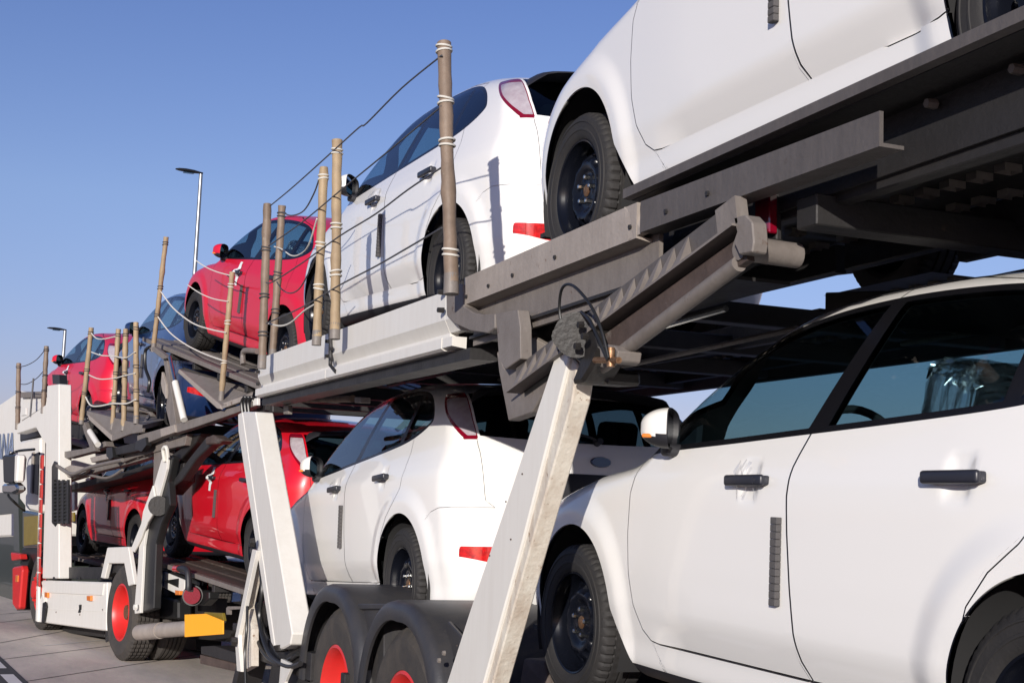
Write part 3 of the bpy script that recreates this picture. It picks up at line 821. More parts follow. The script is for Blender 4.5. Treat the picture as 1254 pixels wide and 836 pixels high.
def make_car():
    root = empty('parked_car')
    P = lambda n, k, par, **kw: link(n, CM[k], par)
    for nm, k in (('body','body'),('hood','hood'),('windscreen','windscreen'),('front_bumper','front_bumper'),
                  ('wheel_housing','liner'),('seam_channel','seam'),('inner_lining','lining'),('dashboard','dash')):
        _o = P(nm, k, root)
        if nm in ('seam_channel', 'inner_lining', 'wheel_housing'): _o['kind'] = 'stuff'
    tg = P('tailgate', 'tailgate', root)
    for nm, k in (('rear_window','rear_window'),('spoiler','spoiler'),('plate_recess','recess'),('oval_badge','badge'),('rear_wiper','wiper')): P(nm, k, tg)
    rb = P('rear_bumper', 'rear_bumper', root); P('reflector', 'refl_l', rb); P('reflector', 'refl_r', rb)
    P('steering_wheel', 'swheel', root)
    for sgn, s in ((1, 'l'), (-1, 'r')):
        fd = P('front_door', 'front_door_'+s, root); P('window_glass', 'fglass_'+s, fd)
        rd = P('rear_door', 'rear_door_'+s, root); P('window_glass', 'rglass_'+s, rd)
        for par, x, z, k in ((fd, 1.395, .905, 'hand_f_'), (rd, 2.365, .925, 'hand_r_')):
            h = P('door_handle', k+s, par); h.location = xyz(x, sgn*(skin_y(x-.11, z)+.026), z)
            h.rotation_euler = (math.radians(-1), 0, math.radians(0))
        f = P('foam_strip', 'foam_'+s, fd); f.location = xyz(1.568, sgn*(skin_y(1.568, .66)+.0005), .66)
        P('quarter_window', 'qglass_'+s, root)
        tl = P('tail_light', 'tail_'+s, root); P('clear_lens', 'tailc_'+s, tl)
        P('headlight', 'head_'+s, root)
        m = P('side_mirror', 'mir_'+s, root); m.location = xyz(.84, sgn*.950, 1.082); m.rotation_euler = (0, 0, sgn*math.radians(42))
        P('repeater_lamp', 'ind_'+s, m); ft = P('mirror_foot', 'foot_'+s, m); ft.rotation_euler = (0, 0, -sgn*math.radians(42))
        st = P('seat', 'seat', root); st.location = xyz(1.60, sgn*.37, .52); P('plastic_cover', 'cover', st)
        for cx in (0, 2.64):
            w = empty('wheel', xyz(cx, sgn*.760, .316), (rng.uniform(0, 6.28), 0, 0 if sgn > 0 else math.pi), root)
            P('tyre', 'tyre', w); P('rim', 'rim', w); P('hub', 'hub', w)
            for k in range(5):
                a = 2*math.pi*k/5+.3
                n = P('wheel_nut', 'nut', w); n.location = (0, .054*math.cos(a), .054*math.sin(a))
    b = P('rear_bench', 'bench', root); b.location = xyz(2.55, 0, .52)
    return root
KIDS = {}
def kids(o):
    return [c for c in ALLO if c.parent == o]
def copy_car(src):
    r = src.copy(); COL.objects.link(r)
    def rec(a, b):
        for ch in a.children:
            c = ch.copy(); COL.objects.link(c); c.parent = b; rec(ch, c)
    rec(src, r)
    return r
def repaint(root, paint):
    st = [root]
    while st:
        o = st.pop(); st += list(o.children)
        if o.type == 'MESH':
            for sl in o.material_slots:
                if sl.material == PAINT: sl.link = 'OBJECT'; sl.material = paint
CARS = {}
# x, y, z of the tyre contact below the left-right middle of the front axle; yaw and pitch in degrees
R8 = math.radians
def car_at(root, x, y, z, yaw, pitch, label, group='hatchback cars carried on the transporter'):
    root.location = (x, y, z); root.rotation_euler = (R8(pitch), 0, R8(yaw))
    tag(root, label, 'car', group); return root
proto = make_car()
CAR_SPECS = [
 ('W1', 3.368, 5.309, 1.000, 0.0, .74, None, 'large white hatchback nearest the camera on the lower trailer deck'),
 ('W2', 3.429, 10.292, .860, -.2, -3.1, None, 'white hatchback on the lower deck above the black trailer mudguards'),
 ('W3', 3.435, 9.951, 2.808, .88, 1.94, None, 'white hatchback on the upper deck behind the tall wooden posts'),
 ('W4', 3.249, 5.123, 2.751, -.96, .13, None, 'white hatchback on the upper deck, cut off by the top of the photo'),
 ('R2', 3.41, 15.62, 1.09, 7.4, 2.3, 'red_paint', 'red hatchback on the lower deck behind the white leaning support'),
 ('R1', 3.07, 21.0, .87, 7.8, .3, 'red_paint', 'red hatchback lowest and farthest forward on the truck behind its cab'),
 ('R3', 3.42, 15.2, 3.295, 7.7, 11.0, 'sky_tinted_red', 'pinkish red hatchback tilted nose up on the upper ramp'),
 ('B', 3.331, 19.44, 2.761, 2.94, 6.0, 'blue_paint', 'dark blue hatchback between the two pinkish red cars on the upper deck'),
 ('R4', 2.63, 23.33, 2.70, 7.7, 5.2, 'sky_tinted_red', 'pinkish red hatchback at the far front end of the upper deck'),
]
for i, (k, x, y, z, yaw, pit, paint, lab) in enumerate(CAR_SPECS):
    r = proto if i == 0 else copy_car(proto)
    car_at(r, x, y, z, yaw, pit, lab); CARS[k] = r
CARS['B'].scale = (1.08, 1.08, 1.08)      # the dark blue car is a taller, larger model
for k, *_r0, paint, lab in CAR_SPECS:
    fds = sorted([o for o in CARS[k].children if o.name.startswith('front_door')], key=lambda o: o.name)
    for fd, nm, sg in zip(fds, 'lr', (1, -1)):
        if paint in ('red_paint', 'sky_tinted_red'): link('white_tape', CM['tape_'+nm], fd)
        elif paint is None:
            f = link('wrapping_film', CM['film_'+nm], fd); f.location = xyz(1.395, sg*(skin_y(1.39, .905)+.012), .905)
    if paint: repaint(CARS[k], M[paint])
# ================================================================ the transporter
M['steel'] = mat('worn_grey_steel', (.185,.163,.147), .55, metal=.0, noise=(5, .55, (.11,.092,.08)), bump=(60, .2), dirt=(9, .62, (.09,.055,.035)), streak=(22, .25, (.28,.25,.225)))
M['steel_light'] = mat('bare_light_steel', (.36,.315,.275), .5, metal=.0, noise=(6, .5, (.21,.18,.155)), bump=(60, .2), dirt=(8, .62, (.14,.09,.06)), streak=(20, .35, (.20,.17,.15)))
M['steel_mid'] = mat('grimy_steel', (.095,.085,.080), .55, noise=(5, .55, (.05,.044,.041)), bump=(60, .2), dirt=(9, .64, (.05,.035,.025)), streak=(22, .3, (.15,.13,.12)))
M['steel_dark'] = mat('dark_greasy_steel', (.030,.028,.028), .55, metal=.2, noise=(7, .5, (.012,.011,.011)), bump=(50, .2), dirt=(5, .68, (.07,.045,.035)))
M['steel_brown'] = mat('rusty_brown_steel', (.105,.075,.062), .6, metal=.2, noise=(7, .7, (.04,.028,.024)), bump=(60, .25), dirt=(6, .60, (.17,.15,.13)))
M['grease'] = mat('black_grease', (.010,.009,.009), .5, bump=(55, .25), noise=(30, .5, (.03,.025,.02)))
M['truck_white'] = mat('truck_white_enamel', (.72,.70,.65), .35, noise=(3, .12, (.55,.52,.46)), bump=(20, .03), dirt=(26, .70, (.22,.15,.10)), streak=(16, .16, (.42,.36,.29)))
M['chipped_white'] = mat('chipped_cream_enamel', (.66,.62,.54), .45, noise=(12, .4, (.45,.38,.30)), bump=(60, .3), dirt=(22, .61, (.20,.11,.06)), streak=(18, .45, (.28,.17,.10)))
M['red_wheel'] = mat('red_wheel_enamel', (.62,.022,.020), .38, noise=(12, .35, (.35,.03,.02)), dirt=(20, .70, (.14,.08,.06)))
M['truck_red'] = mat('truck_red_enamel', (.55,.02,.018), .4, noise=(9, .3, (.32,.02,.02)))
M['mudguard'] = mat('black_mudguard', (.028,.029,.034), .42, noise=(4, .5, (.055,.05,.046)), bump=(120, .08), dirt=(7, .62, (.085,.075,.065)), streak=(9, .4, (.07,.062,.055)))
M['truck_rubber'] = mat('dusty_truck_tyre', (.035,.032,.030), .8, noise=(10, .6, (.075,.062,.05)), bump=(70, .25))
M['hose'] = mat('black_hose', (.012,.012,.012), .4)
M['bamboo'] = mat('weathered_pole', (.40,.295,.17), .6, noise=(4, .75, (.20,.14,.09)), bump=(30, .3), dirt=(6, .64, (.06,.05,.045)))
M['pole_dark'] = mat('grimy_brown_pole', (.24,.175,.125), .55, metal=.0, noise=(5, .7, (.10,.07,.05)), bump=(30, .3), dirt=(7, .62, (.30,.25,.18)))
M['rope_white'] = mat('pale_rope', (.62,.60,.54), .8)
M['rope_dark'] = mat('dark_wire_rope', (.06,.06,.065), .5)
M['yellow'] = mat('orange_yellow_plate', (.98,.42,.02), .45)
M['ladder_red'] = mat('red_ladder_strip', (.50,.03,.022), .5, noise=(14, .4, (.28,.03,.02)))
M['cab_dark'] = mat('dark_cab_panel', (.035,.042,.035), .3, coat=.5)
M['cab_yellow'] = mat('olive_yellow_panel', (.20,.145,.02), .35, noise=(6, .4, (.12,.09,.02)))
M['wood'] = mat('worn_wood', (.16,.11,.08), .8, noise=(8, .7, (.07,.05,.04)), bump=(40, .3))
M['wheel_stone'] = mat('dusty_rubber_block', (.13,.10,.085), .85, noise=(9, .6, (.06,.05,.045)), bump=(50, .3))

M['cab_grey'] = mat('dark_grey_cab', (.07,.07,.078), .45, noise=(3, .3))
class Side:
    """a vertical side plane of a vehicle: turns a sight line into the point where it meets that plane"""
    def __init__(s, x, y, yaw):
        a = math.radians(yaw); s.n = np.array([math.cos(a), math.sin(a), 0.]); s.d = np.array([-math.sin(a), math.cos(a), 0.]); s.o = np.array([x, y, 0.])
    def __call__(s, px, py, off=0.):
        d = _r*(px-627)/CAM_F-_u*(py-418)/CAM_F+_w
        t = (s.n @ (s.o+s.n*off))/(s.n @ d)
        p = d*t; return Vector((p[0], p[1], p[2]+CAM_H))
T = Side(2.13, 0, 0); K = Side(2.13, 15.48, 9.5)
def plate(name, pl, pts, off, th, m, parent, bevel=.004, holes=None):
    """polygon seen on a side plane, extruded inwards by th; gets its own rounded edges"""
    bm = bmesh.new(); n = Vector(pl.n)
    A = [bm.verts.new(pl(x, y, off)) for x, y in pts]; B = [bm.verts.new(v.co+n*th) for v in A]
    k = len(A)
    bm.faces.new(A); bm.faces.new(B[::-1])
    for i in range(k): bm.faces.new((A[i], B[i], B[(i+1) % k], A[(i+1) % k]))
    bmesh.ops.recalc_face_normals(bm, faces=bm.faces)
    if bevel: bmesh.ops.bevel(bm, geom=[e for e in bm.edges], offset=bevel, segments=1, affect='EDGES', clamp_overlap=True)
    return link(name, bm_mesh(name, bm, m), parent)
def beam(name, A, B, w, h, m, parent, up=(0,0,1), bevel=.004, bm=None):
    A, B = Vector(A), Vector(B); d = B-A; L = d.length; z = d.normalized()
    x = Vector(up).cross(z).normalized(); y = z.cross(x)
    R = Matrix((x, y, z)).transposed()
    own = bm is None
    if own: bm = bmesh.new()
    add_box(bm, (A+B)/2, (w, h, L), R, bevel, 1)
    if own: return link(name, bm_mesh(name, bm, m), parent)
def loft(name, secs, m, parent, smooth=False):
    bm = bmesh.new(); R = [[bm.verts.new(p) for p in s] for s in secs]
    for a, b in zip(R[:-1], R[1:]):
        k = len(a)
        for i in range(k): bm.faces.new((a[i], a[(i+1) % k], b[(i+1) % k], b[i]))
    bm.faces.new(R[0]); bm.faces.new(R[-1][::-1])
    return link(name, bm_mesh(name, bm, m, smooth), parent)
def tube(name, pts, r, m, parent, n=8):
    bm = bmesh.new(); add_tube(bm, pts, r, n); return link(name, bm_mesh(name, bm, m, True), parent)
def bolts(name, pts, n, r, L, m, parent):
    for p in pts:
        bm = bmesh.new(); add_cyl(bm, (0,0,0), Vector(n)*L, r, r*.85, 6)
        o = link(name, bm_mesh(name, bm, m), parent); o.location = p
def yext(name, prof, y0, y1, m, parent, slope=0.):
    """profile in (x, z) pushed along Y from y0 to y1"""
    return loft(name, [[(x, y, z+(y-y0)*slope) for x, z in prof] for y in (y0, y1)], m, parent)

trailer = empty('car_trailer', (3.40, 5.0, 0)); TL = empty('upper_deck', (0,0,0), (0,0,0), trailer)
trailer_o = trailer
def T_parent(o):        # keep world placement under the offset root
    return o
trailer.location = (0, 0, 0)
tag(trailer, 'double deck car trailer with grey steel upper deck, white leaning supports and black mudguards', 'trailer')

# ---- upper deck, white side boards (two panels with a lip along the bottom)
def board(y0, y1, name='side_board'):
    prof = [(2.130,2.722),(2.130,2.592),(2.158,2.535),(2.158,2.512),(2.118,2.508),(2.118,2.462),(2.135,2.452),(2.20,2.452),(2.20,2.722)]
    return yext(name, prof, y0, y1, M['truck_white'], TL)
board(9.70, 7.885); board(7.875, 5.93)
yext('side_board', [(2.130,2.722),(2.130,2.592),(2.158,2.535),(2.2,2.535),(2.2,2.722)], 5.925, 5.80, M['truck_white'], TL)
yext('lip_end', [(2.121,2.506),(2.121,2.464),(2.19,2.455),(2.19,2.506)], 5.925, 5.80, M['truck_white'], TL)
yext('deck_edge', [(2.17,2.45),(2.17,2.40),(2.30,2.40),(2.30,2.45)], 9.7, 5.7, M['steel_dark'], TL)
# strap over the joint
tube('joint_strap', [T(404,398,-.012), T(405,425,-.012), T(404.5,447,-.012), T(411,455,-.015)], .011, M['steel_dark'], TL, 6)
bolts('bolt', [T(402.5,418,-.01), T(402.5,436,-.01), T(408,427,-.01), T(408,440,-.01)], (-1,0,0), .012, .02, M['steel_dark'], TL)
bolts('bolt', [T(317.5,455,-.005), T(317.5,470,-.005)], (-1,0,0), .014, .02, M['steel_dark'], TL)
# ---- main rail (C channel) and its bracket under the tall post
yext('main_rail', [(2.13,2.752),(2.13,2.632),(2.19,2.622),(2.19,2.634),(2.142,2.642),(2.142,2.742),(2.24,2.746),(2.24,2.758)], 5.70, 4.10, M['steel_light'], TL, slope=-.024)
yext('rail_web', [(2.19,2.745),(2.19,2.46),(2.205,2.46),(2.205,2.745)], 5.72, 4.05, M['steel'], TL, slope=-.024)
yext('rail_bottom_flange', [(2.17,2.50),(2.17,2.488),(2.60,2.488),(2.60,2.50)], 5.72, 3.9, M['steel_dark'], TL, slope=-.024)
bolts('rail_bolt', [T(x, y, -.002) for x, y in ((571.5,363),(598.5,350),(628,337),(772,278),(680,315))], (-1,0,0), .009, .007, M['steel_dark'], TL)
plate('post_bracket', T, [(546,347),(566,348),(568,375),(580,383),(592,385),(606,384),(606,402),(597,408),(576,405),(556,396),(547,387)], -.012, .05, M['steel'], TL)
bolts('bolt', [T(543.5,358,-.012), T(543.5,380,-.012)], (-1,0,0), .014, .03, M['steel_dark'], TL)
plate('hanger_post', T, [(607,384),(634,379),(637,400),(637.5,439),(618.5,452),(611,440)], -.015, .05, M['steel'], TL, .003)
plate('hanger_plate', T, [(608,430),(618,452),(640,440),(690,432),(700,455),(672,468),(651,505),(622.5,515),(611,455)], .03, .05, M['steel'], TL)
plate('gusset', T, [(637,404),(672,424),(637,446)], .10, .03, M['steel_light'], TL, .002)
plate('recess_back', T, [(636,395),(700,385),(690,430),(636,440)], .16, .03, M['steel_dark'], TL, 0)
# ---- second rail: deck edge strip, recessed web, angle bar
yext('deck_rail', [(2.122,2.850),(2.122,2.818),(2.150,2.814),(2.150,2.854)], 4.19, 1.2, M['steel_mid'], TL, slope=-.0215)
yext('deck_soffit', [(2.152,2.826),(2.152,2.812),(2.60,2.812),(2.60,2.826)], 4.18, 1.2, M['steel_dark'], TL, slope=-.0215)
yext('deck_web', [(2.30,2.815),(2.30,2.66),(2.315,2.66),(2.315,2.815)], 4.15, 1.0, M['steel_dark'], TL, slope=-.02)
A0 = [(2.13,2.788),(2.13,2.684),(2.205,2.684),(2.205,2.694),(2.142,2.694),(2.142,2.788)]
loft('angle_bar', [[(x, 4.075, z) for x, z in A0], [(x, 2.815, z-(.004 if z > 2.72 else -.010)) for x, z in A0]], M['steel_mid'], TL)
loft('rail_step', [[(2.128,4.19,2.79),(2.128,4.15,2.672),(2.15,4.15,2.672),(2.15,4.19,2.79)], [(2.165,4.06,2.785),(2.135,4.06,2.684),(2.16,4.06,2.684),(2.19,4.06,2.785)]], M['steel_light'], TL)
bolts('rail_bolt', [T(816,259,-.002), T(867,237,-.002)], (-1,0,0), .009, .007, M['steel_dark'], TL)
bolts('deck_bolt', [(2.29, y, 2.83-.0215*(4.15-y)*-1-.04) for y in (3.9, 3.5, 3.15, 2.8, 2.5)], (-1,0,0), .014, .03, M['steel'], TL)

# ---- toothed rack with its ledge, tube below and end bracket
rk0, rk1 = T(620,470,-.03), T(896,262,-.03)
dk = (rk1-rk0); Lk = dk.length; dk.normalize(); nk = Vector((0,0,1)).cross(Vector((1,0,0))).normalized()
upk = Vector((-1,0,0)).cross(dk)*-1; upk = upk if upk.z > 0 else -upk
def rack_bar(name, s0, s1, lo, hi, x0, x1, m, taper=0):
    P = lambda s, h, x: rk0+dk*s+upk*h+Vector((x,0,0))
    return loft(name, [[P(s0,lo,x0),P(s0,hi,x0),P(s0,hi,x1),P(s0,lo,x1)], [P(s1,lo,x0),P(s1,hi,x0),P(s1,hi,x1),P(s1,lo,x1)]], m, TL)
rack_bar('rack_plate', 0, Lk-.06, -.03, .070, .045, .06, M['steel_mid'])  # darker steel puts the shade between the teeth into the colour
rack_bar('rack_ledge', .0, Lk-.0, -.036, -.028, -.004, .06, M['steel'])
rack_bar('rack_end', Lk-.10, Lk+.01, -.03, .055, .01, .05, M['steel'])
NT = 15
for i in range(NT):
    s = .10+(Lk-.42)*i/(NT-1)
    if .42*Lk > s > .30*Lk: continue
    bm = bmesh.new(); P = lambda ds, h, x: rk0+dk*(s+ds)+upk*h+Vector((x,0,0))
    a = [bm.verts.new(P(*q)) for q in ((-.036,-.028,-.004),(.016,-.028,-.004),(.004,.064,.044),(-.006,.064,.044),(-.036,-.028,.044),(.016,-.028,.044))]
    for f in ((0,1,2,3),(0,3,4),(1,5,2),(0,4,5,1),(3,2,5,4)): bm.faces.new([a[k] for k in f])
    link('rack_tooth', bm_mesh('rack_tooth', bm, M['steel']), TL)
bm = bmesh.new(); add_tube(bm, [rk0+dk*(Lk*.36)+upk*-.150+Vector((.06,0,0)), rk0+dk*(Lk*.97)+upk*-.130+Vector((.04,0,0))], .024, 14)
link('round_tube', bm_mesh('round_tube', bm, M['steel'], True), TL)
rack_bar('tube_web', Lk*.34, Lk*1.0, -.140, -.058, .035, .06, M['steel_brown'])
rack_bar('slot_back', Lk*.02, Lk*.97, -.060, -.036, .06, .20, M['hose'])
plate('end_block', T, [(898,266),(913,263),(921,272),(923,296),(921,309),(905,312),(898,296),(902,284)], -.02, .05, M['steel'], TL)
bm = bmesh.new(); add_cyl(bm, T(905,303,-.0), T(905,303,.0)+Vector((.20,0,-.004)), .037, .037, 20); link('roller', bm_mesh('roller', bm, M['steel'], True), TL)
plate('lamp_bracket', T, [(921,262),(921,240),(950,228),(951,300),(921,300)], .16, .02, M['steel_dark'], TL)
plate('marker_lamp', T, [(924,243),(942,236),(942,285),(924,287)], .13, .03, M['lamp_red_dark'] if 'lamp_red_dark' in M else M['lamp_red'], TL)

# ---- upper deck trackways with punched slots, cross members, inner beams
def slotted_plate(name, x0, x1, y0, y1, z0, z1, parent, m, cell=.115, hole=(.030,.022)):
    """flat trackway plate with rows of real slots; z runs from z0 (at y0) to z1 (at y1)"""
    bm = bmesh.new(); nx = max(1, int(round((x1-x0)/cell))); ny = max(1, int(round((y1-y0)/cell)))
    dx = (x1-x0)/nx; dy = (y1-y0)/ny; grid = {}
    zz = lambda y: z0+(z1-z0)*(y-y0)/(y1-y0)
    V = lambda x, y: grid.setdefault((round(x,4), round(y,4)), None) or grid.__setitem__((round(x,4), round(y,4)), bm.verts.new((x, y, zz(y)))) or grid[(round(x,4), round(y,4))]
    for i in range(nx):
        for j in range(ny):
            cx, cy = x0+dx*(i+.5), y0+dy*(j+.5)
            C = [V(x0+dx*i, y0+dy*j), V(x0+dx*(i+1), y0+dy*j), V(x0+dx*(i+1), y0+dy*(j+1)), V(x0+dx*i, y0+dy*(j+1))]
            if (i % 2 == 1) or (nx < 3):
                H = [bm.verts.new((cx+sx*hole[0], cy+sy*hole[1], zz(cy+sy*hole[1]))) for sx, sy in ((-1,-1),(1,-1),(1,1),(-1,1))]
                for k in range(4): bm.faces.new((C[k], C[(k+1) % 4], H[(k+1) % 4], H[k]))
                H2 = [bm.verts.new(h.co-Vector((0,0,.022))) for h in H]
                for k in range(4): bm.faces.new((H[k], H[(k+1) % 4], H2[(k+1) % 4], H2[k])).material_index = 1  # slot lips coloured lighter to stand in for lit edges
            else: bm.faces.new(C)
    return link(name, bm_mesh(name, bm, (m, M['steel_light'])), parent)
def deck_z(y): return 2.735+(2.695-2.735)*(y-4.0)/6 if y > 4 else 2.735+.02*(4-y)
for (y0, y1, z0, z1) in ((-1.5, 4.1, 2.80, 2.755), (4.15, 5.7, 2.755, 2.745), (5.75, 9.7, 2.742, 2.70)):
    for x0, x1 in ((2.34, 2.98), (3.86, 4.50)):
        slotted_plate('trackway', x0, x1, y0, y1, z0, z1, TL, M['steel_dark'])
        for xx in (x0, x1):
            beam('track_beam', (xx, y0, z0-.06), (xx, y1, z1-.06), .05, .10, M['steel_dark'], TL)
slotted_plate('centre_plate', 3.50, 3.84, 4.3, 5.0, 2.72, 2.715, TL, M['steel_dark'])
for i, y in enumerate((-1.2, 0, 1.1, 2.2, 3.3, 5.2, 6.2, 7.2, 8.2, 9.2)):
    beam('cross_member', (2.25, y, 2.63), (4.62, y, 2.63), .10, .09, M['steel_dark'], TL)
beam('right_rail', (4.66, -1.6, 2.72), (4.66, 9.7, 2.66), .05, .20, M['steel_dark'], TL)
beam('deck_brace', (3.1, 1.6, 2.60), (4.5, 3.2, 2.60), .09, .08, M['steel_dark'], TL)
beam('deck_brace', (3.1, 4.4, 2.57), (4.5, 2.9, 2.57), .09, .08, M['steel_dark'], TL)
for x in (3.05, 3.78):
    beam('inner_rail', (x, -1.4, 2.69), (x, 3.6, 2.67), .04, .12, M['steel_dark'], TL); beam('inner_rail', (x, 5.4, 2.67), (x, 9.6, 2.64), .04, .12, M['steel_dark'], TL)
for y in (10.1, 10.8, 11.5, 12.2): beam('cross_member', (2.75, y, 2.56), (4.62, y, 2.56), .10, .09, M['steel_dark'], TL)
for x0, x1 in ((2.72, 3.15), (3.6, 4.2)):
    slotted_plate('trackway', x0, x1, 9.75, 12.1, 2.66, 2.60, TL, M['steel_dark'])
beam('right_rail', (4.6, 9.75, 2.62), (4.5, 12.4, 2.58), .05, .20, M['steel_dark'], TL)
for y0, x0, y1, x1 in ((4.3,2.6,6.3,2.75),(4.6,3.1,7.4,3.0),(2.3,3.5,4.6,3.6)):
    tube('hydraulic_pipe', [(x0,y0,2.50),(x0+.02,(y0+y1)/2,2.47),(x1,y1,2.48)], .012, M['bright_metal'] if y0 == 4.3 else M['steel'], TL)

# ---- leaning white supports
sup = empty('support_arm', (0,0,0), (0,0,0), trailer)
def strut(pts, th, name, par, inner=None):
    return plate(name, T, pts, -.015, th, M['truck_white'], par, .006)
strut([(683.5,424),(697,437),(640,661),(592,836),(580,878),(534,878),(547,836),(575,748),(628,592)], .10, 'arm_face', sup)
plate('arm_edge', T, [(699,436),(707,446),(700,492),(655,650),(603,836),(591,878),(583,878),(594,836),(641,661)], .0, .075, M['chipped_white'], sup, .006)
bolts('rivet', [T(x, y, -.015) for x, y in ((620,614),(600,680),(626,660),(560,790),(640,580))], (-1,0,0), .004, .004, M['steel_brown'], sup)
# pivot head: greasy drum, clevis, hoses
pv = empty('pivot_head', (0,0,0), (0,0,0), trailer)
bm = bmesh.new(); add_cyl(bm, T(706,410,-.06), T(706,410,.16), .080, .080, 22); add_cyl(bm, T(690,412,-.08), T(690,412,.02), .042, .038, 14)
link('drum', bm_mesh('drum', bm, M['grease'], True), pv)
plate('yoke', T, [(683,420),(700,405),(728,402),(734,425),(722,452),(712,468),(698,470),(708,445),(698,436)], -.03, .12, M['grease'], pv, .012)
plate('yoke_neck', T, [(697,445),(712,440),(726,450),(742,452),(742,470),(714,471)], .05, .14, M['grease'], pv, .012)
bolts('pivot_bolt', [T(x, y, -.065) for x, y in ((699,398),(714,398),(719,412),(710,424),(696,421))], (-1,0,0), .014, .02, M['grease'], pv)
plate('clevis', T, [(734,425),(740,421),(752,423),(757,430),(755,442),(750,446),(750,431),(741,429),(741,444),(735,442)], -.03, .09, M['steel'], pv, .004)
bm = bmesh.new(); add_cyl(bm, T(729,441,-.05), T(758,441,-.05), .011, .011, 10); add_cyl(bm, T(748,449,-.05), T(748,426,-.05), .014, .014, 12)
link('clevis_pin', bm_mesh('clevis_pin', bm, M['rusty_hub'], True), pv)
def spl(P, n=6):
    P = [Vector(p) for p in P]; out = []
    for i in range(len(P)-1):
        p0, p1, p2, p3 = P[max(i-1,0)], P[i], P[i+1], P[min(i+2, len(P)-1)]
        for k in range(n):
            t = k/n; out.append(.5*((2*p1)+(p2-p0)*t+(2*p0-5*p1+4*p2-p3)*t*t+(-p0+3*p1-3*p2+p3)*t**3))
    out.append(P[-1]); return out
tube('hose', spl([T(688,402,-.07), T(685,375,-.08), T(689,352,-.09), T(702,350,-.09), T(722,372,-.09), T(736,402,-.08), T(745,438,-.07)]), .0055, M['hose'], pv)
tube('hose', spl([T(712,382,-.05), T(722,392,-.07), T(732,412,-.08), T(744,440,-.07)]), .006, M['hose'], pv)

sup2 = empty('support_arm', (0,0,0), (0,0,0), trailer)
plate('arm_face', T, [(297,504),(312.5,504),(357.5,775),(355,789),(346,794),(338,795)], .0, .13, M['truck_white'], sup2, .008)
plate('arm_edge', T, [(291.5,507),(296.5,504.5),(337,795),(332,786),(292,528)], .008, .115, M['truck_white'], sup2, .004)
bm = bmesh.new(); add_cyl(bm, T(345,790,.02), T(345,797,.02), .05, .04, 12); link('arm_foot', bm_mesh('arm_foot', bm, M['grease'], True), sup2)
low = empty('support_arm', (0,0,0), (0,0,0), trailer)
plate('arm_face', T, [(309,672),(314,674),(301,735),(292,777),(292,790),(295,822),(290,821),(287.5,780)], -.02, .03, M['truck_white'], low, .003)
plate('arm_edge', T, [(314,674),(318,676),(303,742),(308,770),(308,815),(295,822),(292,780)], .012, .05, M['chipped_white'], low, .003)
bolts('bolt', [T(311,664,-.03), T(289,785,-.03)], (-1,0,0), .035, .03, M['grease'], low)
tube('hose', spl([T(303,742,-.01), T(302,770,-.02), T(300,800,-.02), T(301,838,-.02)]), .010, M['hose'], low)
for k, P in enumerate((((318,680),(321,720),(318,760),(330,800),(352,815),(368,812)), ((314,700),(308,740),(318,790),(340,812),(365,800)), ((324,690),(316,735),(326,775),(350,808),(372,790)), ((312,745),(330,765),(345,800),(375,822)))):
    tube('hose', spl([T(x, y, .03+.03*k) for x, y in P]), .016-.002*k, M['hose'], low)
beam('chassis_block', T(318,770,.12), T(300,845,.12), .18, .10, M['steel_dark'], trailer)
plate('chassis_side', T, [(335,800),(375,760),(378,880),(320,880)], .12, .5, M['steel_dark'], trailer)
plate('white_corner_plate', T, [(344,806),(358,813),(349,834),(346,860),(338,860),(342,832)], .02, .02, M['truck_white'], trailer, .002)
plate('hydraulic_block', T, [(305,735),(326,738),(328,765),(318,800),(306,795)], .10, .12, M['grease'], low, .01)

# ---- lower deck
LD = empty('lower_deck', (0,0,0), (0,0,0), trailer)
def track_slats(par, x0, x1, y0, y1, z, m, n=6, h=.04, name='track_slat'):
    w = (x1-x0)/n
    for i in range(n):
        beam(name, (x0+w*(i+.5), y0, z-h/2-(.006 if i % 2 else 0)), (x0+w*(i+.5), y1, z-h/2-(.006 if i % 2 else 0)), w-.008, h, m, par, bevel=.004)
for x0, x1 in ((2.30, 2.98), (3.86, 4.54)):
    track_slats(LD, x0, x1, 1.0, 6.15, .985, M['steel_brown'] if x0 < 3 else M['steel_dark'], 6)
    bmv = bmesh.new(); add_box(bmv, ((x0+x1)/2, 8.55, .915), (x1-x0, 4.6, .05), Matrix.Rotation(math.radians(-3.1), 3, 'X'), .005, 1)
    link('deck_plate', bm_mesh('deck_plate', bmv, M['steel_dark']), LD)
for y in np.arange(1.2, 10.6, .9): beam('cross_member', (2.2, y, .80), (4.6, y, .80), .08, .10, M['steel_dark'], LD)
beam('chassis_rail', (2.22, .9, .86), (2.22, 6.0, .86), .06, .16, M['steel_dark'], LD)
beam('chassis_rail', (4.62, .9, .86), (4.62, 10.8, .78), .06, .16, M['steel_dark'], LD)
beam('chassis_rail', (2.24, 8.2, .80), (2.24, 9.5, .77), .06, .16, M['steel_dark'], LD)
def block(name, c, s, rot, m, par, lab=None):
    bm = bmesh.new(); add_box(bm, (0,0,0), s, Matrix.Rotation(rot, 3, 'Z'), .015, 2)
    for v in bm.verts:
        if v.co.z > 0: v.co.y *= .55
    o = link(name, bm_mesh(name, bm, m), par); o.location = c; return o
for c, s, r in (((2.72,5.83,1.045),(.30,.24,.13),.2), ((2.62,4.92,1.03),(.26,.20,.10),-.1), ((2.95,6.35,1.02),(.35,.26,.12),.5), ((3.2,7.1,1.0),(.5,.2,.10),.3)):
    o = block('wheel_chock', c, s, r, M['wheel_stone'], None)
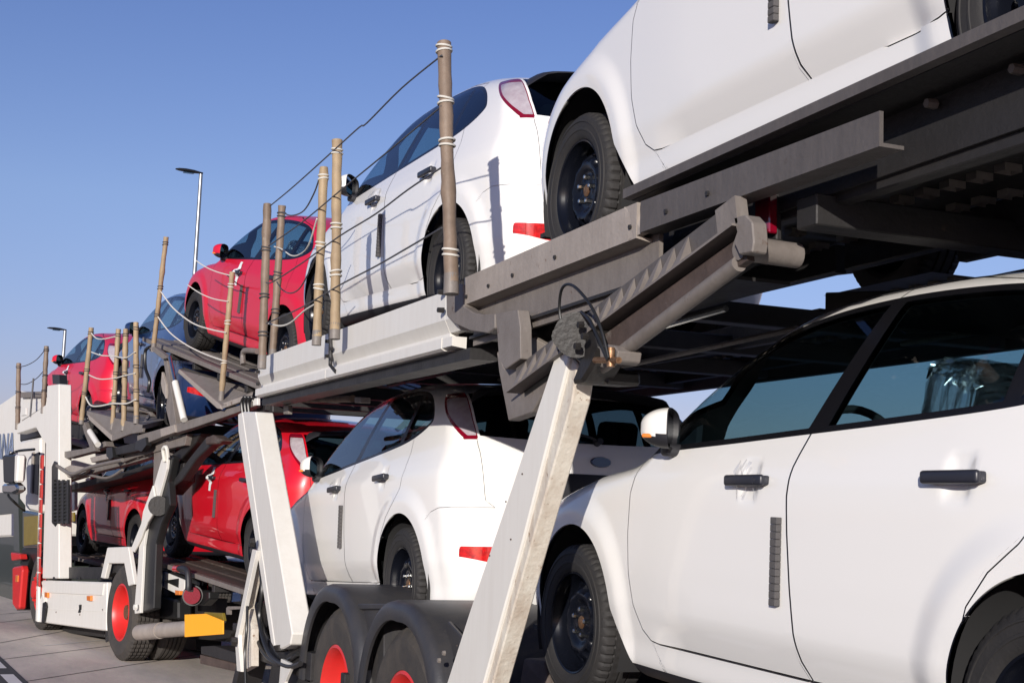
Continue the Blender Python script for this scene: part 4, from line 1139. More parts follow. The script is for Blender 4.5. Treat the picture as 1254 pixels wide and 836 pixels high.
chock_labels = ['brown wheel chock just in front of the nearest white car', 'brown wheel chock beside the nearest white car tyre', 'dusty wedge block lying between the two white cars on the lower deck', 'long dusty block behind the second white car on the lower deck']
for o, l in zip([o for o in COL.objects if o.name.startswith('wheel_chock')], chock_labels): tag(o, l, 'wheel chock', 'wheel chocks on the lower deck')

# ---- trailer wheels and mudguards
def truck_wheel(name, parent, loc, yaw, R, rr, width, dish, hub=True, dual=True):
    w = empty(name, loc, (0, 0, yaw), parent); bm = bmesh.new()
    prof = [(rr,-width/2+.02),(rr+.012,-width/2),(rr+.35*(R-rr),-width/2-.012),(rr+.72*(R-rr),-width/2-.008),(R-.045,-width/2+.004),(R-.012,-width/2+.022)]
    nb = 5
    for i in range(nb):
        a0 = -width/2+.03+(width-.06)*i/nb; a1 = -width/2+.03+(width-.06)*(i+1)/nb
        prof += [(R, a0+.008), (R, a1-.008)]
        if i < nb-1: prof += [(R-.016, a1-.006), (R-.016, a1+.006)]
    prof += [(R-.02,width/2-.01),(R-.06,width/2),(rr+.012,width/2),(rr,width/2-.02)]
    def rf(r, a, k):
        if r > R-.014 and k % 3 == 0: return r-.012
        return r
    add_lathe(bm, prof, 144, rfun=rf)
    link('tyre', bm_mesh('tyre', bm, M['truck_rubber'], True, 30), w)
    bm = bmesh.new()
    pr = [(rr-.002,-width/2+.018),(rr+.010,-width/2+.004),(rr-.006,-width/2-.002),(rr-.016,-width/2+.012),(rr-.030,-width/2+.05),(rr-.040,-width/2+.10)]
    if dish > 0: pr += [(rr-.055,-width/2+dish),(.19,-width/2+dish+.01),(.165,-width/2+dish-.01),(.12,-width/2+dish-.012),(.11,-width/2+dish-.06),(.07,-width/2+dish-.07),(.0,-width/2+dish-.07)]
    else: pr += [(rr-.06,-width/2+.05),(rr-.10,-width/2+.02),(.20,-width/2-.03),(.17,-width/2-.04),(.12,-width/2-.04),(.11,-width/2-.08),(.0,-width/2-.085)]
    add_lathe(bm, pr, 64)
    link('rim', bm_mesh('rim', bm, M['red_wheel'], True, 50), w)
    bm = bmesh.new(); xx = -width/2+(dish-.012 if dish > 0 else -.035)
    for k in range(10):
        a = 2*math.pi*k/10; c = Vector((xx, .143*math.cos(a), .143*math.sin(a))); add_cyl(bm, c, c+Vector((-.035,0,0)), .016, .013, 6)
    if dish > 0: add_cyl(bm, (xx,0,0), (xx-.09,0,0), .085, .075, 20)
    link('wheel_bolts', bm_mesh('wheel_bolts', bm, M['rusty_hub'] if dish > 0 else M['red_wheel']), w)
    if dual:
        bm = bmesh.new(); add_lathe(bm, [(r, a+width+.05) for r, a in prof], 96); link('inner_tyre', bm_mesh('inner_tyre', bm, M['truck_rubber'], True, 30), w)
    return w
WX = 2.24
hubs = (7.79, 6.60)
def mudguard(y, z, name='mudguard'):
    # half round shell with a turned down outer rim
    bm = bmesh.new(); n = 36; secs = []
    Ro = .60
    for i in range(n+1):
        t = math.radians(-14+190*i/n)
        # slightly squared crown
        k = 1+.06*abs(math.sin(2*t))
        cy, cz = math.cos(t)*k, math.sin(t)*k
        P = lambda x, r: (x, y-cy*r, z+cz*r)
        secs.append([P(WX-.045, Ro-.075), P(WX-.055, Ro-.02), P(WX-.035, Ro+.012), P(WX, Ro+.022), P(WX+.62, Ro+.022), P(WX+.62, Ro+.006), P(WX+.0, Ro+.004), P(WX-.03, Ro-.02), P(WX-.03, Ro-.075)])
    R = [[bm.verts.new(p) for p in s] for s in secs]
    for a, b in zip(R[:-1], R[1:]):
        for j in range(len(a)): bm.faces.new((a[j], a[(j+1) % len(a)], b[(j+1) % len(a)], b[j]))
    bm.faces.new(R[0]); bm.faces.new(R[-1][::-1])
    o = link(name, bm_mesh(name, bm, M['mudguard'], True, 55), trailer)
    return o
TZ = .655
for y in hubs:
    mudguard(y, TZ+.02)
    for side in (0, 1):
        x = WX+.14 if side == 0 else 4.56-.14
        truck_wheel('wheel', trailer, (x, y, TZ), 0 if side == 0 else math.pi, .52, .305, .28, .13, dual=False)
plate('mudguard_box', Side(WX-.0,0,0), [(426,746),(470,744),(470,880),(426,880)], .02, .45, M['mudguard'], trailer)
plate('box_lid', Side(WX-.0,0,0), [(421,739),(476,739),(476,745),(421,746)], .0, .55, M['mudguard'], trailer)
beam('axle', (2.4, hubs[0], TZ), (4.4, hubs[0], TZ), .12, .12, M['steel_dark'], trailer); beam('axle', (2.4, hubs[1], TZ), (4.4, hubs[1], TZ), .12, .12, M['steel_dark'], trailer)
beam('chassis_rail', (2.95, .9, .68), (2.95, 10.8, .62), .10, .22, M['steel_dark'], trailer); beam('chassis_rail', (3.85, .9, .68), (3.85, 10.8, .62), .10, .22, M['steel_dark'], trailer)
plate('mudguard_flap', Side(WX,0,0), [(548,760),(575,790),(560,880),(520,880)], .06, .02, M['mudguard'], trailer)
bolts('mudguard_bolt', [Side(WX-.055,0,0)(545,799), Side(WX-.055,0,0)(539,808)], (-1,0,0), .012, .012, M['steel'], trailer)

# ================================================================ the motor truck
truck = empty('transporter_truck', (0,0,0)); tag(truck, 'motor truck with white cab frame, white side locker, red wheels and orange yellow rear plate', 'truck')
def P(name, pts, off, th, m, par=truck, bevel=.004): return plate(name, K, pts, off, th, M[m], par, bevel)
kn = Vector(K.n); kd = Vector(K.d)
# wheels
yawK = math.radians(9.5)
def kloc(px, py, off): return K(px, py, off)
dw = K(147, 753, 0); dw.z = .50
truck_wheel('wheel', truck, dw+kn*.14, yawK, .50, .290, .28, .16); truck_wheel('wheel', truck, dw+kn*2.30, yawK+math.pi, .50, .290, .28, .16)
fwp = K(45, 740, 0); fwp.z = .50
truck_wheel('wheel', truck, fwp+kn*.16, yawK, .50, .290, .28, 0, dual=False); truck_wheel('wheel', truck, fwp+kn*2.28, yawK+math.pi, .50, .290, .28, 0, dual=False)
# side locker
P('side_locker', [(48,710),(131,712.5),(130,772),(124,771.5),(46,761)], .0, .06, 'truck_white', bevel=.012)
P('locker_lid', [(55,725),(125,728.5),(125,728),(127,714),(50,711.5)], -.012, .02, 'truck_white')
P('locker_rib', [(57,744.5),(128,747.5),(128,748.5),(57,745.5)], -.006, .01, 'truck_white', bevel=0)
P('door_pillar', [(48.5,735),(52,726),(54,735),(53,762),(47.5,761)], -.03, .04, 'truck_white')
P('door_gap', [(52,738),(55,736),(56,743),(53,762),(50.5,762)], -.036, .02, 'hose')
for p in ([(54.3,724.5),(57.7,725),(57.7,731.5),(54.3,731)], [(106,729),(110.5,729),(110.5,735.3),(106,735)]): P('marker_lamp', p, -.03, .03, 'orange_lens')
P('keyhole', [(96.5,740),(99.3,739.8),(99,746),(97.8,749.8),(95.3,749.5),(96.7,745)], -.008, .01, 'hose', bevel=0)
bolts('rivet', [K(x, y, -.001) for x, y in ((69,749),(96.5,721),(122,722.5),(126,746),(98,752))], -kn, .012, .008, M['steel'], truck)
bolts('lid_clip', [K(x, y, -.01) for x, y in ((67.5,709),(96.5,709.5),(122,710))], (0,0,1), .03, .03, M['hose'], truck)
P('floor_skirt', [(63,694),(130,694),(131,709),(63,708)], .10, .10, 'steel_dark')
P('underside_tank', [(60,772),(128,780),(128,740),(60,740)], .3, 1.0, 'steel_dark')
P('mud_flap', [(129,765),(134,765),(135,783),(129,786)], .05, .02, 'hose')
# wheel arch plate over the drive wheel
P('drive_fender', [(131.4,670),(157,669),(164.5,715),(157,717),(152,689.5),(132.5,689.5),(128,708),(123,707)], -.02, .05, 'truck_white', bevel=.008)
P('fender_back', [(130,690),(155,690),(160,716),(150,706),(140,700),(130,706)], .06, .5, 'steel_dark')
# front column, arm and gantry
P('front_column', [(57.7,472),(72,470),(72,708),(52,708),(55,600)], -.02, .16, 'truck_white', bevel=.01)
P('column_arm', [(57.5,494),(57.3,545),(52,538),(44,523.5),(20.5,531),(19.5,520),(45,503)], -.01, .14, 'truck_white', bevel=.01)
P('column_cap', [(63.7,458.5),(72.5,458.5),(73,470),(64.5,470)], .02, .10, 'hose')
P('cross_tube', [(25,480),(52,479),(52,486),(25,487)], .3, .12, 'steel')
P('front_panel', [(25,487),(53,486),(50,500),(26,515)], .35, .04, 'truck_white')
P('latch_plate', [(25.5,500),(31.5,499),(31.5,508),(25.5,509)], -.02, .03, 'truck_white')
# red ladder strip of ridged segments
for k in range(9):
    y0 = 557+k*18; y1 = y0+17; f = lambda y: 49+(44.6-49)*(y-557)/155
    P('ladder_segment', [(f(y0),y0),(f(y0)+3.4,y0),(f(y1)+3.4,y1),(f(y1),y1)], -.05, .02, 'ladder_red', bevel=.006)
P('ladder_rail', [(48.5,557),(50,557),(46,761),(43.5,760)], -.05, .03, 'truck_white')
# black slatted panel hanging behind the column
for k in range(12):
    y0 = 590+k*4.4
    P('panel_bar', [(64,y0),(83.5,y0-1),(83,y0+.8),(64,y0+1.8)], -.05, .02, 'hose', bevel=0)
for x in (64,70,76,82): P('panel_bar', [(x,587),(x+1.6,587),(x+1.4,641),(x,641)], -.055, .02, 'hose', bevel=0)
P('panel_back', [(64,588),(83,588),(82,640),(66,641)], -.03, .015, 'mudguard')
P('panel_edge', [(63,571),(66,564),(70,566),(70,640),(67,645),(63,640)], -.03, .05, 'hose', bevel=.01)
# deck bodywork seen behind the red car
P('inner_white_post', [(85.5,588),(91,590),(91,624),(85.5,626)], 1.0, .05, 'truck_white')
P('inner_yellow_plate', [(80,627),(90,627),(90,638),(80,638)], 1.2, .03, 'cab_yellow')
# cab
cab = empty('cab', (0,0,0), (0,0,0), truck)
bm = bmesh.new(); add_box(bm, Vector(K.o)+kd*8.3+kn*1.65+Vector((0,0,1.95)), (1.6, 1.9, 2.1), Matrix((kn, kd, Vector((0,0,1)))).transposed(), .12, 3)
link('cab_body', bm_mesh('cab_body', bm, M['cab_grey'], True), cab)
bm = bmesh.new(); add_box(bm, Vector(K.o)+kd*7.33+kn*1.65+Vector((0,0,1.7)), (1.3, .05, 1.1), Matrix((kn, kd, Vector((0,0,1)))).transposed(), .03, 2)
link('cab_rear_panel', bm_mesh('cab_rear_panel', bm, M['mudguard'], True), cab)
P('cab_wall', [(24,540),(49,535),(48,628),(33,624),(24,612)], .12, .10, 'truck_white', cab, .03)
P('cab_window', [(40.5,556),(47.5,553),(46.5,606),(39,603)], .11, .02, 'hose', cab)
P('window_frame', [(38.5,554),(40.3,553),(38.6,604),(36.8,603)], .09, .03, 'steel_light', cab)
P('cab_roof', [(24,528),(50,515),(50,535),(24,542)], .2, .10, 'hose', cab, .03)
P('cab_lower', [(27,624),(48,628),(47,671),(27,671)], .08, .10, 'cab_dark', cab, .03)
P('cab_stripe', [(29,632),(46,631),(45,666),(29,668)], .07, .02, 'cab_yellow', cab)
P('wheel_arch', [(27,671),(47,671),(46,700),(38,682),(31,700),(28,746),(20,747),(25,690)], .10, .3, 'hose', cab, .01)
P('step_fender', [(15,694),(26,692),(27,698),(23,745),(19,746),(15,740)], -.05, .10, 'truck_red', cab, .02)
P('step_light', [(19,704),(22,704),(21.5,712),(18.5,712)], -.06, .02, 'orange_lens', cab)
P('bumper_red', [(13,676),(24,678),(25,684),(14,686)], -.02, .1, 'truck_red', cab, .01)
mr = empty('side_mirror', (0,0,0), (0,0,0), truck)
P('mirror_shell', [(3,557),(20,556),(21.5,560),(19,588),(15,592),(4,591)], -.30, .12, 'hose', mr, .02)
P('mirror_rim', [(18,556),(22,557),(20,590),(17,591)], -.31, .10, 'truck_white', mr, .02)
P('lower_mirror', [(2,592),(18,591),(21,595),(20,602),(14,605),(2,604)], -.30, .12, 'bright_metal', mr, .03)
tube('mirror_arm', spl([K(13,590,-.2), K(10,605,-.2), K(17,614,-.15), K(30,625,.05)]), .018, M['hose'], mr)
tube('mirror_arm', spl([K(12,557,-.2), K(22,552,-.1), K(42,550,.0)]), .018, M['hose'], mr)
P('cab_front_pillar', [(16,600),(22,600),(24,690),(17,690)], .25, .1, 'cab_dark', cab)

# ---- arm and X brace of the truck
xb = empty('lifting_arm', (0,0,0), (0,0,0), truck)
P('arm_face', [(197.5,563),(203,552),(205.5,557),(204,574),(192,618),(187,628),(180,642),(176,668),(172,750),(165,751),(164.5,744),(169,690),(171,655),(181,618),(188,596)], -.03, .03, 'truck_white', xb)
P('arm_branch', [(187,594),(190,612),(189,626),(180,640),(172,660),(164,676),(160,672),(173,640),(175,626)], -.055, .02, 'truck_white', xb)
P('arm_core', [(205.5,557),(212,560),(206,590),(208,618),(198,640),(191,665),(188,745),(172,750),(176,668),(180,642),(187,628),(192,618),(204,574)], .0, .08, 'hose', xb, .01)
bm = bmesh.new(); add_cyl(bm, K(194,619,-.06), K(194,619,.15), .10, .10, 18); link('pivot', bm_mesh('pivot', bm, M['grease'], True), xb)
bolts('arm_pin', [K(167.5,743,-.05), K(186.5,620,-.07)], -kn, .035, .03, M['truck_white'], xb)
P('grey_pillar', [(189,538),(201,538),(200,600),(191,640),(186,640)], .12, .12, 'steel')
tube('hose', spl([K(202,565,-.04), K(200,550,-.06), K(204,548,-.06), K(206,560,-.04)]), .02, M['rope_white'], xb)
# ---- upper structure of the truck
up = empty('upper_frame', (0,0,0), (0,0,0), truck)
P('top_rail', [(168,533),(197,524.5),(232,514),(290,497),(310,490),(310,497.5),(290,505),(235,524),(198,535),(168,547)], .0, .08, 'steel', up)
P('rail_sleeve', [(196,525),(213.5,519.5),(214.5,529),(197,535)], -.02, .06, 'steel_light', up)
P('lower_rail', [(150,562),(160,550),(196,540),(215,536),(229,531),(226,545),(198,551),(165,560),(150,566)], .10, .08, 'steel', up)
P('ladder_frame', [(78,582),(120,570),(160,562),(196,552),(196,556),(160,567),(120,577),(78,590)], .15, .10, 'steel', up)
for x in (152,160,168,176,184): P('frame_rung', [(x,557-(x-152)*.28),(x+1.5,556.7-(x-152)*.28),(x+1.2,565-(x-152)*.28),(x-.5,566-(x-152)*.28)], .12, .05, 'steel', up, 0)
P('slide_beam', [(76,553),(104,549),(128,540),(130,546),(112,553),(82,561),(77,559)], .05, .10, 'steel', up)
P('slide_beam', [(110,560),(140,553),(140,560),(112,566)], .02, .10, 'steel_light', up)
P('dark_beam', [(140,548),(178,538),(177,546),(168,552),(142,557)], .0, .08, 'steel_dark', up)
P('dark_bracket', [(166,540),(178,535),(179,545),(173,553),(165,550)], -.03, .06, 'hose', up)
P('clamp', [(130,548),(137,547),(138,560),(134,563),(130,558)], -.03, .08, 'hose', up)
P('thin_frame', [(74,575),(86,569),(108,573),(102,580),(84,584)], .05, .05, 'steel_light', up)
tube('hydraulic_pipe', spl([K(70,570,-.02), K(88,580,-.02), K(110,572,-.02), K(150,563,-.02)]), .022, M['steel'], up)
tube('hydraulic_pipe', spl([K(75,585,.1), K(100,580,.1), K(130,585,.1), K(150,575,.1)]), .016, M['steel'], up)
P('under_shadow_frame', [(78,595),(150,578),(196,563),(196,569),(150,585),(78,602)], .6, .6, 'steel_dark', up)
# struts holding the ramps
P('ramp_strut', [(199,434),(204,437),(217,530),(211,533),(203,500),(206,480)], .02, .06, 'steel', up)
P('ramp_strut', [(198,455),(203,470),(203,488),(199,480),(197,470)], .0, .03, 'steel_light', up)
bm = bmesh.new(); add_cyl(bm, K(214.5,468,-.02), K(225.5,514,-.02), .034, .034, 16); link('white_cylinder', bm_mesh('white_cylinder', bm, M['truck_white'], True), up)
bm = bmesh.new(); add_cyl(bm, K(208,437,-.02), K(214.5,468,-.02), .018, .018, 12); link('cylinder_rod', bm_mesh('cylinder_rod', bm, M['bright_metal'], True), up)
P('ramp_strut', [(99,514),(103,517),(117,552),(112,553),(103,530)], .02, .06, 'steel', up)
bm = bmesh.new(); add_cyl(bm, K(110,528,-.02), K(120,544,-.02), .034, .034, 16); link('white_cylinder', bm_mesh('white_cylinder', bm, M['truck_white'], True), up)
# greasy arm assembly behind the rail
P('lift_cylinder', [(214,585),(232,560),(253,534),(268,536),(272,541),(258,545),(240,562),(222,588),(206,600)], .06, .10, 'steel_dark', up, .01)
P('lift_head', [(251,536),(260,532),(272,539),(268,543),(252,544)], .02, .12, 'steel_brown', up, .01)
P('lift_arm', [(205,560),(222,548),(228,533),(246,530),(240,542),(222,562),(212,580),(205,600),(198,605)], .16, .12, 'grease', up, .01)
P('lift_block', [(205,572),(225,566),(222,590),(208,606),(202,596)], .10, .14, 'grease', up, .01)
# couplings near the white support top
P('coupling', [(296,497),(322,490),(334,494),(334,505),(316,508),(314,502),(297,503)], .10, .16, 'steel_dark', up, .01)
for k, x in enumerate((297, 301, 305)): tube('hose', spl([K(x,505,-.02), K(x-1,492,-.03), K(x+3,486,-.02), K(x+8,490,.02)]), .014, M['hose'], up)
P('pin_plate', [(308,488),(315,487),(315,496),(308,497)], .0, .03, 'truck_white', up)
# long pale tube between the decks
bm = bmesh.new(); add_cyl(bm, T(367,489,.25), T(432,488,.25), .022, .022, 12); link('pale_tube', bm_mesh('pale_tube', bm, M['wood'], True), TL)
plate('tube_clamp', T, [(434,486),(442,486),(442,493),(434,493)], .22, .06, M['steel'], TL)
plate('hook_plate', T, [(347,496),(353,496),(353,507),(347,507)], .15, .03, M['steel'], TL)

# ---- rear end of the truck
rear = empty('rear_frame', (0,0,0), (0,0,0), truck)
P('chevron_board', [(198.3,698.5),(226.5,710),(225,728),(218,727.6),(198.3,718)], .18, .02, 'truck_white', rear)
P('chevron_mark', [(200,710.6),(218.5,707.8),(218,719)], .172, .003, 'hose', rear, 0)
P('upper_bar', [(193,693),(244,712),(244,717),(193,698)], .22, .04, 'hose', rear)
P('blue_end_box', [(190.5,698),(197.5,698),(197.5,718),(190.5,717)], .15, .05, 'blue_badge', rear)
P('light_housing', [(221,722),(226,719),(256,724),(256,733),(248,741),(221,739)], .20, .10, 'hose', rear, .01)
c = K(236,728.5,.12); d = Vector((-.35,-1,0)).normalized()
bm = bmesh.new(); add_cyl(bm, c, c+d*.05, .090, .080, 24); link('rear_lamp', bm_mesh('rear_lamp', bm, M['lamp_red'], True), rear)
bm = bmesh.new(); add_cyl(bm, c-d*.06, c+d*.012, .098, .098, 24); link('lamp_ring', bm_mesh('lamp_ring', bm, M['hose'], True), rear)
tube('bracket_pipe', spl([K(218,696,.05), K(226,696,.05), K(230,700,.05), K(231,715,.05), K(230.5,722,.05)]), .032, M['black_plastic'], rear, 10)
bm = bmesh.new(); add_cyl(bm, K(214.5,696,.05), K(219.5,696,.05), .034, .034, 14); link('small_red_lamp', bm_mesh('small_red_lamp', bm, M['reflector_red'], True), rear)
P('small_orange_lamp', [(214,722),(219.5,723),(219.5,728),(214.5,728)], .12, .04, 'orange_lens', rear)
bm = bmesh.new(); add_cyl(bm, K(175,773.5,.0), K(240,767,.0)+kn*.1, .072, .072, 26); add_cyl(bm, K(171,774,.0), K(197,771.5,.03), .080, .080, 26)
link('exhaust_silencer', bm_mesh('exhaust_silencer', bm, M['steel_light'], True), rear)
P('rear_plate', [(226,752),(252,751),(273,759.5),(273,776),(226,779.5)], .0, .012, 'yellow', rear, .002)
P('plate_holder', [(250,749),(272,750),(274,760),(262,756),(250,752)], .05, .03, 'cab_yellow', rear)
P('rear_crossbeam', [(186,735),(222,742),(222,765),(186,762)], .5, .4, 'steel_dark', rear)
P('rear_box', [(186,725),(218,735),(218,758),(188,756)], .28, .15, 'hose', rear, .02)
P('rear_dark_beam', [(222,742),(300,735),(300,760),(275,785),(222,780)], .8, .8, 'steel_dark', rear)
P('handle_bracket', [(277,744),(279,742),(300,742),(300,745),(280,746),(280,752),(277,752)], .1, .03, 'steel', rear, 0)
P('step', [(246,791),(262,790),(296,801),(296,806),(289,812),(246,800)], .1, .45, 'steel_dark', rear)
P('step_side', [(245,801),(289,812),(289,822),(245,812)], .12, .06, 'steel_brown', rear)
P('mud_axle', [(160,790),(240,796),(240,770),(160,770)], 1.0, .3, 'steel_dark', rear)
for f in (.25, 1.15, 2.0): beam('truck_chassis', K(270,760,f+.3)+Vector((0,0,.1)), K(60,740,f+.3)+Vector((0,0,.1)), .12, .24, M['steel_dark'], truck)

# decks that follow the cars standing on them
def deck_under(key, parent, m, names='track_slat', yr=(-.6, 3.2), n=6, h=.035, left_only=False, xr=(.44,1.06), chock=False):
    car = CARS[key]; mw = car.matrix_basis.copy() if False else Matrix.LocRotScale(car.location, car.rotation_euler, None)
    g = empty('trackway', (0,0,0), (0,0,0), parent)
    for sgn in ((1,) if left_only else (1, -1)):
        w = (xr[1]-xr[0])/n
        for i in range(n):
            xx = sgn*(xr[0]+w*(i+.5)); zz = -.004-h/2-(.010 if i % 2 else 0)
            bm = bmesh.new(); A, B = mw @ Vector((-xx, -yr[0], zz)), mw @ Vector((-xx, -yr[1], zz))
            beam(names, A, B, w-.012, h, m, None, bm=bm); link(names, bm_mesh(names, bm, m), g)
        A, B = mw @ Vector((-sgn*xr[1]-sgn*.02, -yr[0], -.03)), mw @ Vector((-sgn*xr[1]-sgn*.02, -yr[1], -.03))
        bm = bmesh.new(); beam('edge', A, B, .03, .045, m, None, bm=bm); link('edge_angle', bm_mesh('edge_angle', bm, M['steel']), g)
    for xx in np.arange(yr[0]+.2, yr[1], .8):
        bm = bmesh.new(); beam('x', mw @ Vector((-1.05, -xx, -.10)), mw @ Vector((1.05, -xx, -.10)), .07, .07, m, None, bm=bm); link('cross_bar', bm_mesh('cross_bar', bm, M['steel_dark']), g)
    return mw
deck_under('R2', truck, M['steel_brown'], yr=(-.5,3.3), n=5)
deck_under('R1', truck, M['steel_brown'], yr=(-.5,3.0), n=5)
mwR3 = deck_under('R3', truck, M['steel'], yr=(-1.0,2.9), n=6)
deck_under('R4', truck, M['steel'], yr=(1.6,3.8), n=5)
deck_under('B', truck, M['steel_dark'], yr=(-.4,3.4), n=4)
# outer punched flap beside the ramp
def tri_plate(name, pts, th, m, parent):
    bm = bmesh.new(); pts = [Vector(p) for p in pts]; n = (pts[1]-pts[0]).cross(pts[2]-pts[0]).normalized()
    A = [bm.verts.new(p) for p in pts]; B = [bm.verts.new(p-n*th) for p in pts]
    bm.faces.new(A); bm.faces.new(B[::-1])
    for i in range(len(A)): bm.faces.new((A[i], B[i], B[(i+1) % len(A)], A[(i+1) % len(A)]))
    return link(name, bm_mesh(name, bm, m), parent)
tri_plate('ramp_flap', [K(218,456,-.05), K(224,453,.30), K(300,478,.28), K(309,484,.12), K(271,501,-.05), K(266,500,-.05)], .03, M['steel'], up)
P('flap_edge', [(218,456),(266,500),(271,501),(270,496),(219,452)], -.055, .02, 'steel_light', up)
for k in range(14):
    q = K(229+k*5.2, 462+k*2.1+(k % 3)*3, .10+.012*k); 
P('ramp_lower_edge', [(271,494),(296,485),(297,491),(275,499)], -.02, .04, 'steel_light', up)
P('ramp_top_bar', [(182,426),(188,424),(200,433),(205,438),(199,440)], -.02, .05, 'steel', up)
tube('hose', spl([K(183,425,-.01), K(178,430,-.02), K(178,450,-.02), K(183,466,-.02), K(181,480,-.02)]), .018, M['hose'], up)
tube('bent_loop', spl([K(298,446,.25), K(297,436,.25), K(299,430,.25), K(304,429,.25), K(315,430,.25)]), .028, M['steel'], up)
# front platform under the far pink car
tri_plate('platform', [K(106,508,.0), K(113,503,.6), K(170,509,1.0), K(202,519,.6), K(174,526,0), K(137,535,-.02)], .05, M['steel'], up)
P('platform_edge', [(107,507),(137,533),(137,540),(109,514)], -.03, .03, 'steel_light', up)
P('platform_edge', [(137,533),(175,524),(174,529),(160,531),(137,540)], -.03, .03, 'steel', up)
for k in range(6):
    a = K(112+k*14, 505+k*1.2, .55+.02*k); b = K(139+k*7, 532-k*1.4, .02); b.z += .02; a.z += .02
    beam('platform_rib', a, b, .03, .02, M['steel_light'], up)
tube('bent_loop', spl([K(109,507,.1), K(109,501,.1), K(113,498,.2), K(130,498,.5), K(137,494,.6)]), .035, M['steel'], up)
tube('bent_loop', spl([K(142,510,.5), K(144,503,.5), K(150,500,.7), K(180,503,.8), K(188,510,.8)]), .03, M['steel'], up)
P('back_frame', [(76,520),(105,520),(112,552),(78,553)], .9, .5, 'steel_dark', up)
P('back_frame', [(140,545),(168,545),(168,600),(140,600)], 2.3, .1, 'steel_dark', up)

# ---- posts that line the upper decks
POSTS = [ # top pixel, foot pixel, plane, radius, offset, material
 ((543.5,53),(553,346),'T',.0300,0,'pole_dark','tallest brown post, nearest the camera beside the white car tailgate'),
 ((413,172),(410.5,404),'T',.0270,0,'bamboo','tan post standing just left of the white car door mirror'),
 ((396.5,205),(388,412),'T',.0250,0,'bamboo','leaning tan post at the gap between the pinkish red and the white car'),
 ((327.5,250),(321,442),'T',.0270,0,'pole_dark','grey brown post at the front end of the white side board'),
 ((345.5,252),(334,434),'T',.0260,.12,'pole_dark','dark crooked post right behind the post at the end of the white side board'),
 ((284.5,333),(271,484),'K',.0250,0,'bamboo','short pale post standing on the ramp before the pinkish red car door'),
 ((203.5,290),(188,425),'K',.0250,0,'bamboo','tan post at the raised front end of the ramp'),
 ((112,401),(100,514),'K',.0290,0,'bamboo','leaning post before the door of the far pinkish red car'),
 ((145,403),(138,521),'K',.0270,0,'bamboo','left post of the close trio beside the dark blue car'),
 ((154,403),(151.5,522),'K',.0290,0,'bamboo','middle post of the close trio beside the dark blue car'),
 ((166.5,395),(167,513),'K',.0290,0,'bamboo','right and tallest post of the close trio beside the dark blue car'),
 ((57,424),(53,501),'K',.0300,0,'pole_dark','post behind the white cab column near the street lamp'),
 ((23,445),(21.7,521),'K',.0320,0,'pole_dark','farthest post, at the front corner of the truck'),
]
pw = []
def post_mesh(A, B, r, m, seed):
    bm = bmesh.new(); rr = random.Random(seed); n = 22; pts = []; rad = []
    d = B-A
    for i in range(n+1):
        t = i/n; w = Vector((rr.uniform(-1,1), rr.uniform(-1,1), 0))*r*.06
        pts.append(A+d*t+w); rad.append(r*(1.0+.05*math.sin(t*21+seed)+rr.uniform(-.03,.03)) * (1.12 if rr.random() < .14 else 1))
    add_tube(bm, pts, rad, 14); return bm_mesh('wooden_post', bm, m, True, 60)
for i, (a, b, pl, r, off, m, lab) in enumerate(POSTS):
    S = T if pl == 'T' else K
    off = off-(.10 if pl == 'T' and i != 4 else 0); B = S(*a, off); A = S(*b, off)
    root = empty('wooden_post', A); tag(root, lab, 'post', 'posts along the upper decks')
    o = link('pole', post_mesh(Vector((0,0,0)), B-A, r, M[m], i), root)
    bm = bmesh.new(); add_cyl(bm, Vector((0,0,-.05)), (B-A)*.035, r*1.10, r*1.06, 14); link('socket', bm_mesh('socket', bm, M['steel'], True), root)
    ks = {0:(.985,.76,.58,.13), 3:(.72,.42,.18), 5:(.90,.60,.28)}.get(i, (.95,.55,.3))
    for t in ks:
        for q in (0, .022):
            bm = bmesh.new(); c = (B-A)*(t-q); tl = rng.uniform(-.25,.25)
            add_tube(bm, [c+Vector((math.cos(u)*r*1.15, math.sin(u)*r*1.15, math.cos(u+1)*tl*r)) for u in np.linspace(0, 2*math.pi, 14, endpoint=False)], .0050, 6, closed=True)
            link('tie', bm_mesh('tie', bm, M['rope_white'] if i < 3 or i == 5 else M['rope_dark'], True), root)
    pw.append((A, B))

# ---- ropes strung between the posts
def rope(pts, r, m, lab):
    bm = bmesh.new(); add_tube(bm, spl(pts, 5), r, 6); o = link('rope', bm_mesh('rope', bm, M[m], True)); tag(o, lab, 'rope', 'ropes strung between the posts')
rope([T(541,68,-.125), T(492,108,-.125), T(449,151,-.125), T(440,156,-.125), T(409,184,-.125), T(360,228,-.125), T(331,252,-.125)], .0045, 'rope_dark', 'topmost rope rising to the top of the tallest post')
rope([T(541,130,-.125), T(500,165,-.125), T(460,198,-.125), T(416,234,-.125), T(370,272,-.125), T(329,301,-.125)], .0045, 'rope_dark', 'second rope down from the top of the tallest post')
rope([T(541,205,-.125), T(500,232,-.125), T(460,262,-.125), T(416,289,-.125), T(370,322,-.125), T(334,345,-.125), T(326,346,-.125)], .0045, 'rope_dark', 'third rope down, crossing the white car door handles')
rope([T(541,279,-.125), T(500,303,-.125), T(460,326,-.125), T(416,349,-.125), T(370,376,-.125), T(326,396,-.125)], .0045, 'rope_dark', 'lowest rope crossing the white car doors')
rope([T(546,276,-.125), T(551,279,-.125)], .0045, 'rope_dark', 'short rope end on the tallest post') if False else None
rope([T(346,260,.1), T(357,264,.1), T(372,258,.05), T(384,238,.02), T(391,219,0)], .005, 'rope_dark', 'slack thin rope between the dark crooked post and the leaning tan post')
rope([T(336,302,.1), T(345,305,.1), T(357,313,.08), T(368,311,.06), T(378,300,.04), T(388,268,.02)], .0050, 'rope_white', 'slack pale rope looping beside the pinkish red car window')
